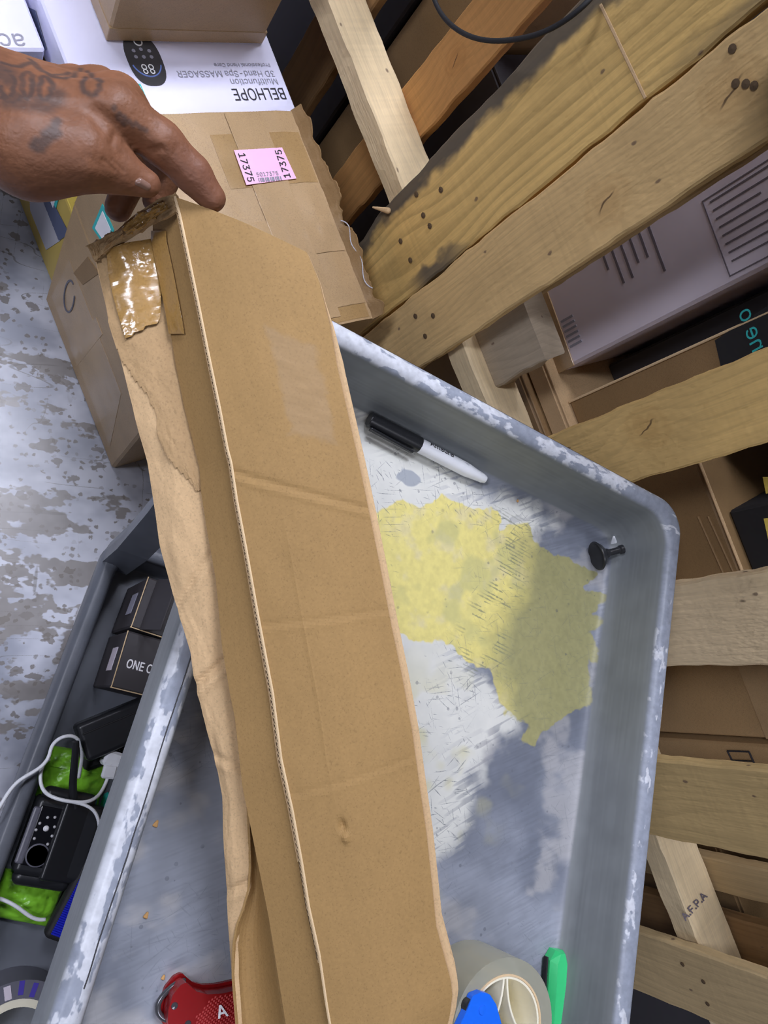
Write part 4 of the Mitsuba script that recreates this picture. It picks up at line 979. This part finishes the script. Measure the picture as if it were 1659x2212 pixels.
# the panel's cut edge with open flutes along the ridge
cross = (R1 - R2); cross /= np.linalg.norm(cross, axis=1, keepdims=True)
fine = np.linspace(0, 1, 3600); R2f = np.stack([np.interp(fine, tt, R2[:, i]) for i in range(3)], 1); crf = np.stack([np.interp(fine, tt, cross[:, i]) for i in range(3)], 1)
sf = np.r_[0, np.cumsum(np.linalg.norm(np.diff(R2f, axis=0), axis=1))]
keep = sf < .44
rib = np.stack([R2f + crf * .0002 + VW * .0002, R2f + crf * .0030 + VW * .0022], 1)[keep][::8]
add(KF, 'cut_edge', sheet(up_normal(rib, -VW), .0004), 'edge_dark', label='cut edge of the corrugated board, coloured dark for the shade in its flutes')  # flat strip coloured dark to stand for shade inside the flutes
amp = .0010 * np.clip(1.15 - sf / .44, .15, 1)
wave = R2f + crf * (.0016 + amp * np.sin(sf * 2 * np.pi / .0034))[:, None] + VW * .0004
add(KF, 'flute', tube(wave[keep][::3], .00035, 5), 'edge_pale', label='wavy paper core')
add(KF, 'liner_edge', tube(R2 - VW * .0002 + cross * .0001, .00085, 6), 'edge_pale')
add(KF, 'liner_edge', tube((R2 + cross * .0031 + VW * .0021)[:int(.75 * N)], .0005, 6), 'kraft_pale')
# right side lip: the next panel's edge running beside the top panel
lip0 = R3 + VW * .003; lipd = R3 - R2; lipd /= np.linalg.norm(lipd, axis=1, keepdims=True)
wid = .0036 * np.clip((sarc - .03) / .04, 0, 1) * (1 - .0 * sarc) + .0006
lg = np.stack([lip0 - lipd * .001, lip0 + lipd * (wid * .5)[:, None] - VW * .0008, lip0 + lipd * wid[:, None], lip0 + lipd * wid[:, None] + VW * .012], 1)
add(KF, 'side_panel', sheet(up_normal(lg, -VW), .0016), 'kraft_pale', uv=None, label='pale edge of the far side panel')

# the torn flap on the near side
MF = 46; t = np.linspace(0, 1, MF)


def frow(Ea, Eb, ya, yb, yab):
    ys = ya + (yb - ya) * tt
    return ys


ysF0, ysF1 = 555 + (2345 - 555) * tt, 522 + (2345 - 522) * tt
F0 = np.array([P(E0(y), y, d=d0((y - 425) / 1900)) for y in ysF0])
ext = np.clip((1690 - ysF1) / 300, 0, 1)
ef = edge([(332, 522), (345, 590), (362, 680), (380, 790), (398, 880), (418, 960), (431, 1010), (437, 1080), (452, 1150), (470, 1250), (486, 1400), (503, 1500), (512, 1560), (526, 1650), (535, 1720), (538, 1790), (541, 1870), (538, 1920), (526, 1965), (512, 2000), (505, 2040), (503, 2110), (510, 2200), (522, 2345)])
F1 = np.array([P(ef(y) + 2, y, d=(d1((y - 425) / 1900) + .0035 + .010 * np.clip((y - 1100) / 300, 0, 1))) for y in ysF1])
S = np.repeat(np.r_[0, np.cumsum(np.linalg.norm(np.diff(F0, axis=0), axis=1))][:, None], MF, 1); Tt = np.repeat(t[None], N, 0)
GF = F0[:, None] * (1 - t)[None, :, None] + F1[:, None] * t[None, :, None]
hf = .003 * np.sin(np.pi * Tt) + .0045 * (meshkit.fbm(np.stack([S * 16, Tt * 1.6, S * 0], -1), 3, 6) - .5) + .0016 * (meshkit.fbm(np.stack([S * 55, Tt * 4, S * 0], -1), 3, 7) - .5)
for (s0, sl, dp) in [(.262, -.012, .0022), (.305, .012, .0012), (.388, -.004, .0022), (.420, -.003, .0016), (.215, -.03, .001)]:
    hf = hf - dp * np.exp(-((S - s0 - sl * Tt) / .0028) ** 2) + .6 * dp * np.exp(-((S - s0 - sl * Tt - .006) / .003) ** 2)
fade = np.clip((1980 - ysF1) / 100, .15, 1)[:, None]
GF = GF - VW * (hf * fade)[..., None]
ea = meshkit.fbm(np.stack([S[:, 0] * 160, S[:, 0] * 0, S[:, 0] * 0], -1), 3, 5) - .5
GFu = up_normal(GF, -VW)
add(KF, 'torn_flap', sheet(GFu, .0032), 'kraft_pale', label='pale torn flap hanging beside the top panel')
yi = np.linspace(1560, 2345, 70); gi = np.zeros((70, 12, 3))
for i, y in enumerate(yi):
    for j in range(12):
        s_ = j / 11; xa, xb = ef(y) + 1, E1(y) + 6; dd_ = d1((y - 425) / 1900)
        gi[i, j] = P(xa + (xb - xa) * s_, y, d=dd_ + .0125 + .012 * math.sin(math.pi * min(1, s_ * 1.1)) ** .7 * min(1, (y - 1560) / 300) - .006 * s_)
add(KF, 'inner_wall', sheet(up_normal(gi, -VW), .0012), 'kraft_held', uv=np.zeros((70 * 12 * 2, 2)), label='shaded inner wall under the flap')
# the raised paper layer left on the flap, with the tape on it
tearb = edge([(232, 690), (246, 740), (270, 790), (297, 830), (325, 870), (338, 905), (345, 945), (358, 985), (375, 1010), (392, 1035), (418, 1065), (430, 1090)])
ys = np.linspace(545, 1082, 120); a0 = np.where(ys < 690, E0(ys + 12), tearb(np.maximum(ys, 690))); jit = (meshkit.fbm(np.stack([ys * .05, ys * 0, ys * 0], -1), 3, 3) - .5) * 8
a0 = a0 + np.where(ys > 690, jit, 0)


def onflap(px, py, lift):
    """A point of the flap: the nearest grid point to a pixel's ray, lifted."""
    y_ = np.interp(py, ysF0, np.arange(N)); i = int(np.clip(round(y_), 0, N - 1))
    xa, xb = E0(ysF0[i]), ef(ysF1[i]); tq = np.clip((px - xa) / (xb - xa), 0, 1); j = tq * (MF - 1); j0 = int(min(j, MF - 2)); f_ = j - j0
    return GF[i, j0] * (1 - f_) + GF[i, j0 + 1] * f_ - VW * lift


mg = 20; lay = np.zeros((len(ys), mg, 3))
for i, y in enumerate(ys):
    x1 = ef(y) - 1
    for j in range(mg):
        s_ = j / (mg - 1); x_ = a0[i] + (x1 - a0[i]) * s_
        wr_ = .0016 * (meshkit.fbm(np.array([y * .02, s_ * 4, 1.0]), 3, 4) - .3) * (1 if y > 700 else .3)
        lay[i, j] = onflap(x_, y, .0010 + wr_)
add(KF, 'torn_liner', sheet(up_normal(lay, -VW), .0007), 'kraft_plain', label='remaining brown paper layer of the flap')
tg = np.zeros((60, 16, 3))
for i, y in enumerate(np.linspace(537, 742, 60)):
    xa = np.interp(y, [537, 600, 660, 742], [232, 238, 252, 277]); xb = np.interp(y, [537, 600, 660, 742], [322, 340, 352, 352 - 4])
    for j in range(16):
        s_ = j / 15; yy = y - 18 * s_
        tg[i, j] = onflap(xa + (xb - xa) * s_, yy, .0030 + .0005 * meshkit.fbm(np.array([y * .12, s_ * 9, 2.0]), 2, 4))
add(KF, 'packing_tape', sheet(up_normal(tg, -VW), .0003), 'brown_tape', smooth=True, label='glossy brown packing tape')
# tape inside the valley
tv = np.zeros((40, 6, 3))
for i, y in enumerate(np.linspace(500, 722, 40)):
    for j in range(6):
        s_ = j / 5; c0 = P(E1(y) - 3, y, d=d1((y - 425) / 1900) - .0012); c1 = P(E1(y) + 30, y, d=d1((y - 425) / 1900) * .55 + d2((y - 425) / 1900) * .45 + .0012)
        tv[i, j] = c0 * (1 - s_) + c1 * s_ - VW * .0012
add(KF, 'packing_tape', sheet(up_normal(tv, -VW), .0003), 'brown_tape', smooth=True)
# crumpled end: folded strips of board and tape across the end
rngE = np.random.default_rng(3)


def strip(name, pts_a, pts_b, da, db, bsdf, seed, amp=.002, n=40, m=10, label=None):
    pa_, pb2 = np.array(pts_a, float), np.array(pts_b, float); s_ = np.linspace(0, 1, n)
    def along(p, d): q = np.linspace(0, 1, len(p)); return np.stack([np.interp(s_, q, p[:, 0]), np.interp(s_, q, p[:, 1]), np.interp(s_, np.linspace(0, 1, len(d)), d)], 1)
    A, B = along(pa_, da), along(pb2, db); g_ = np.zeros((n, m, 3))
    for i in range(n):
        for j in range(m):
            f_ = j / (m - 1); q = A[i] * (1 - f_) + B[i] * f_
            g_[i, j] = P(q[0], q[1], d=q[2] - amp * (meshkit.fbm(np.array([i * .16, f_ * 3, seed]), 3, seed) - .5))
    return add(KF, name, sheet(up_normal(g_, -VW), .0016), bsdf, label=label)


strip('end_flap', [(196, 540), (250, 500), (285, 468), (345, 428), (380, 418)], [(212, 560), (270, 524), (318, 492), (345, 478), (388, 452)], [.453, .452, .450, .440, .436], [.455, .453, .453, .446, .438], 'kraft_plain', 2, .006, label='crushed end flap')
strip('end_flap', [(262, 492), (300, 462), (352, 436)], [(276, 508), (322, 478), (362, 452)], [.446, .444, .437], [.448, .446, .439], 'brown_tape', 6, .005)
strip('end_flap', [(188, 530), (210, 520), (262, 492)], [(205, 566), (222, 548), (268, 512)], [.450, .450, .448], [.454, .452, .450], 'kraft_plain', 8, .005)
strip('end_flap', [(318, 492), (345, 476), (384, 450)], [(334, 535), (352, 560), (398, 500)], [.4535, .450, .440], [.4565, .4545, .441], 'kraft_held', 9, .001) if False else None

# ------------------------------------------------------------------ the hand
SK_ = [  # bones: ((px, py, depth, radius), ...)
    [(246, 238, .406, .0126), (350, 309, .420, .0114)], [(350, 309, .420, .0114), (416, 376, .431, .0100)], [(416, 376, .431, .0100), (458, 428, .438, .0080)],
    [(252, 219, .424, .0122), (330, 300, .450, .0108)], [(330, 300, .450, .0108), (360, 365, .472, .0098)], [(360, 365, .472, .0098), (338, 432, .476, .0086)],
    [(214, 202, .440, .0115), (300, 302, .474, .0106)], [(300, 302, .474, .0106), (280, 388, .485, .0096)], [(280, 388, .485, .0096), (255, 450, .485, .0086)],
    [(160, 192, .452, .0105), (196, 270, .482, .0095)], [(196, 270, .482, .0095), (205, 340, .490, .0085)], [(205, 340, .490, .0085), (214, 382, .490, .0075)],
    [(70, 322, .398, .0225), (180, 336, .402, .0172)], [(180, 336, .402, .0172), (246, 366, .412, .0122)], [(246, 366, .412, .0122), (316, 397, .420, .0076)],
]
def jp(b): return np.array([*P(b[0], b[1], d=b[2]), b[3]])


CHAINS = [(SK_[0:3], .0030), (SK_[3:6], .0030), (SK_[6:9], .0030), (SK_[9:12], .0030), (SK_[12:15], .0035)]
PAIRS = [[(246, 238, .406, .0132), (-60, 245, .403, .029)], [(252, 219, .424, .0126), (-60, 225, .406, .029)], [(214, 202, .440, .0118), (-60, 205, .409, .028)], [(160, 192, .452, .0110), (-60, 200, .412, .026)],
         [(246, 238, .406, .0122), (252, 219, .424, .0122)], [(252, 219, .424, .0122), (214, 202, .440, .0115)], [(214, 202, .440, .0115), (160, 192, .452, .0105)],
         [(70, 322, .398, .0230), (-60, 255, .402, .029)], [(70, 318, .400, .0215), (222, 250, .412, .0105)], [(150, 325, .406, .0150), (215, 262, .415, .0090)],
         [(-60, 205, .408, .029), (-400, 195, .420, .031)], [(-60, 255, .404, .029), (-400, 235, .415, .031)], [(-400, 195, .420, .031), (-1000, 180, .47, .042)], [(-400, 235, .415, .031), (-1000, 225, .465, .042)]]


def cone_d(q, a, b):
    e = (b - a)[:3]; w = q - a[:3]; tq = np.clip((w @ e) / (e @ e), 0, 1)
    return np.linalg.norm(w - tq[:, None] * e, axis=1) - (a[3] + (b[3] - a[3]) * tq)


def soft(ds, k): m = np.min(ds, 0); return m - k * np.log(np.sum(np.exp(-(np.array(ds) - m) / k), 0))


def pmin(a, b, k): h = np.clip(k - np.abs(a - b), 0, None) / k; return np.minimum(a, b) - h * h * k * .25


def hand_sdf(q):
    palm = soft([cone_d(q, jp(a), jp(b)) for a, b in PAIRS], .0022) + .0022
    best = palm
    for i, (bones, k) in enumerate(CHAINS):
        d_ = soft([cone_d(q, jp(a), jp(b)) for a, b in bones], k * .5)
        best = np.minimum(best, pmin(palm, d_, .012 if i < 4 else .016))
    return best


HS = .0022
jj = np.array([jp(b) for bones in SK_ for b in bones] + [jp(b) for pr in PAIRS for b in pr])
lo_, hi_ = (jj[:, :3] - jj[:, 3:]).min(0) - .006, (jj[:, :3] + jj[:, 3:]).max(0) + .006
dims = np.ceil((hi_ - lo_) / HS).astype(int) + 1
ax3 = [lo_[i] + HS * np.arange(dims[i]) for i in range(3)]
coarse = [a[::4] for a in ax3]
cg = np.stack(np.meshgrid(*coarse, indexing='ij'), -1); cd = hand_sdf(cg.reshape(-1, 3)).reshape(cg.shape[:3])
from scipy.ndimage import map_coordinates
ii = np.stack(np.meshgrid(*[np.arange(n_) for n_ in dims], indexing='ij'), -1).reshape(-1, 3)
approx = map_coordinates(cd, (ii / 4).T, order=1, mode='nearest')
val = approx.astype(float); bandm = np.abs(approx) < .012
val[bandm] = hand_sdf(lo_ + ii[bandm] * HS)
val = val.reshape(dims)


def relax(m, lamb, times):
    from scipy.sparse import coo_matrix, diags
    e = m.edges_unique; n_ = len(m.vertices); A_ = coo_matrix((np.ones(2 * len(e)), (np.r_[e[:, 0], e[:, 1]], np.r_[e[:, 1], e[:, 0]])), shape=(n_, n_)).tocsr()
    A_ = diags(1 / np.maximum(np.asarray(A_.sum(1)).ravel(), 1)) @ A_; v = np.array(m.vertices)
    for _ in range(times): v = v + lamb * (A_ @ v - v)
    return trimesh.Trimesh(v, m.faces, process=False)


def march(val, lo, h):
    """Marching tetrahedra over the whole grid."""
    nx_, ny_, nz_ = val.shape; lin = np.arange(val.size).reshape(val.shape)
    corner = [(0, 0, 0), (1, 0, 0), (1, 1, 0), (0, 1, 0), (0, 0, 1), (1, 0, 1), (1, 1, 1), (0, 1, 1)]
    cs = [lin[c[0]:nx_ - 1 + c[0], c[1]:ny_ - 1 + c[1], c[2]:nz_ - 1 + c[2]].ravel() for c in corner]
    fl = val.ravel(); inside = np.stack([fl[c] < 0 for c in cs], 0); act = inside.any(0) & ~inside.all(0); cs = [c[act] for c in cs]
    tris = []
    for t4 in [(0, 5, 1, 6), (0, 1, 2, 6), (0, 2, 3, 6), (0, 3, 7, 6), (0, 7, 4, 6), (0, 4, 5, 6)]:
        ids = np.stack([cs[i] for i in t4], 1); m = fl[ids] < 0; cnt = m.sum(1)
        for want in (1, 3):
            sel = cnt == want; I, Mm = ids[sel], m[sel] if want == 1 else ~m[sel]
            k0 = Mm.argmax(1); rest = np.array([[j for j in range(4) if j != k] for k in range(4)])[k0]; r_ = np.arange(len(I))
            A = I[r_, k0]; tris.append(np.stack([np.stack([A, I[r_, rest[:, j]]], 1) for j in range(3)], 1))
        sel = cnt == 2; I, Mm = ids[sel], m[sel]; o_ = np.argsort(~Mm, axis=1, kind='stable'); r_ = np.arange(len(I))[:, None]; J = I[r_, o_]
        a_, b_, c_, d_ = J.T; e = lambda x, y: np.stack([x, y], 1)
        tris.append(np.stack([e(a_, c_), e(a_, d_), e(b_, d_)], 1)); tris.append(np.stack([e(a_, c_), e(b_, d_), e(b_, c_)], 1))
    E_ = np.sort(np.concatenate(tris).reshape(-1, 2), axis=1); u_, inv = np.unique(E_[:, 0].astype(np.int64) * val.size + E_[:, 1], return_inverse=True)
    a_, b_ = u_ // val.size, u_ % val.size; va, vb = fl[a_], fl[b_]; tq = (va / (va - vb))[:, None]
    pos = lambda q: lo + h * np.stack(np.unravel_index(q, val.shape), 1)
    return trimesh.Trimesh(pos(a_) * (1 - tq) + pos(b_) * tq, inv.reshape(-1, 3), process=True)


hand = march(val, lo_, HS)
ctr = hand.triangles_center; gn = hand_sdf(ctr + hand.face_normals * .0006) - hand_sdf(ctr - hand.face_normals * .0006)
hand.faces[gn < 0] = hand.faces[gn < 0][:, ::-1]; hand = trimesh.Trimesh(hand.vertices, hand.faces, process=False)
hand = max(hand.split(only_watertight=False), key=lambda q: len(q.faces))
hand = relax(hand, .5, 5)
v2, f2 = trimesh.remesh.subdivide(hand.vertices, hand.faces); hand = trimesh.Trimesh(v2, f2, process=False)
hand = relax(hand, .5, 4)


def dist_poly(v, pts):
    best = np.full(len(v), 9.0)
    for a, b in zip(pts[:-1], pts[1:]):
        e = b - a; tq = np.clip(((v - a) @ e) / (e @ e + 1e-12), 0, 1); best = np.minimum(best, np.linalg.norm(v - a - tq[:, None] * e, axis=1))
    return best


hv, nrm = hand.vertices.copy(), hand.vertex_normals
disp = .0010 * (meshkit.fbm(hv * 70, 3, 2) - .5)


def project(px, py):
    """The first point of the hand under a pixel's ray (so that marks lie on the skin itself)."""
    r = P(px, py, d=1.0) - np.array([0, 0, CAM_Z]); r /= np.linalg.norm(r); q = hv - np.array([0, 0, CAM_Z])
    al = q @ r; off = np.linalg.norm(q - al[:, None] * r, axis=1); ok = off < .0035
    return hv[np.nonzero(ok)[0][np.argmin(al[ok])]] if ok.any() else P(px, py, d=.40)


for (pts, dep, wd) in [([(318, 335), (345, 330)], .0012, .0015), ([(328, 345), (352, 338)], .001, .0014), ([(395, 318), (385, 345)], .0006, .0012), ([(205, 235), (228, 262)], .0025, .004), ([(255, 305), (262, 288)], .0015, .002),
                       ([(240, 352), (262, 372)], .0009, .0014), ([(258, 345), (280, 368)], .0008, .0012), ([(205, 340), (235, 360)], .0012, .003), ([(415, 395), (432, 378)], .0005, .001)]:
    disp -= .5 * dep * np.exp(-(dist_poly(hv, [project(*q) for q in pts]) / wd) ** 2)
for pts in [[(60, 190), (150, 195), (240, 205)], [(240, 235), (330, 290), (360, 315)]]:
    disp += .0009 * np.exp(-(dist_poly(hv, [project(*q) for q in pts]) / .004) ** 2)
hand.vertices = hv + nrm * disp[:, None]
hv = np.array(hand.vertices)
col = np.array([.175, .076, .038]) * (1 + .5 * (meshkit.fbm(hv * 55, 3, 4) - .5))[:, None] * (1 + .35 * (meshkit.fbm(hv * 400, 2, 9) - .5))[:, None]
warm = meshkit.fbm(hv * 30, 2, 14)[:, None]; col = col * (1 - .25 * warm) + np.array([.22, .088, .05]) * .25 * warm
tip = np.exp(-(np.linalg.norm(hv - project(440, 400), axis=1) / .02) ** 2)[:, None]; col = col * (1 - .35 * tip) + np.array([.19, .078, .055]) * .35 * tip
deep = np.zeros(len(hv))


def ink(curves, wd, a):
    global deep
    for c_ in curves:
        pts = [project(*q) for q in c_]; d_ = dist_poly(hv, pts); deep = np.maximum(deep, a * np.clip(1.4 - d_ / wd, 0, 1))


def ring_px(cx, cy, rx, ry, a0=0, a1=6.3, n=16): return [(cx + rx * math.cos(a), cy + ry * math.sin(a)) for a in np.linspace(a0, a1, n)]


ink([[(0, 118), (20, 125), (45, 128), (60, 122), (75, 118)], [(66, 112), (85, 132), (110, 148), (140, 153), (162, 148), (170, 133)], [(70, 120), (92, 138), (115, 146), (150, 142)], ring_px(57, 168, 14, 30), ring_px(97, 175, 14, 26),
     ring_px(10, 165, 16, 30, -1.5, 3), ring_px(190, 170, 19, 20, -.2, 4.2), [(182, 140), (200, 152), (215, 160)], ring_px(20, 190, 22, 14, 0, 3.1)], .0017, .9)
ink([[(10, 205), (35, 208), (70, 212), (95, 215), (122, 200), (125, 185)], [(0, 130), (20, 140), (18, 160)], [(30, 190), (45, 205)], [(85, 200), (105, 208)], [(0, 145), (15, 150)]], .0046, .75)
ink([[(125, 250), (118, 262), (128, 272)], [(95, 275), (112, 265)], [(62, 300), (80, 288), (98, 295), (112, 285)], [(70, 305), (95, 312)], [(130, 245), (105, 285)], [(85, 290), (122, 278)]], .0024, .85)
ink([ring_px(270, 268, 9, 9), [(282, 280), (292, 268), (300, 282), (308, 270), (316, 284), (330, 282)], [(252, 228), (258, 222)], [(260, 280), (272, 284)]], .0015, .7)
blot = (.55 + .9 * meshkit.fbm(hv * 260, 3, 3))[:, None]
deep = np.clip(deep, 0, 1)[:, None] * np.clip(blot, 0, 1)
col = col * (1 - .82 * deep) + np.array([.036, .033, .034]) * .82 * deep
pe = thing('person', 'bare left hand and forearm with dark tattoos, gripping the end of the long carton', 'person')
add(pe, None, hand, 'skin', smooth=True, color=np.clip(col, 0, 1))
nl = hull([(*(project(314, 392) + VW * .0014), .0024), (*(project(330, 401) + VW * .0014), .0022), (*(project(308, 398) + VW * .0014), .0020)], 2)
add(pe, 'thumb_nail', nl, 'nail', smooth=True)
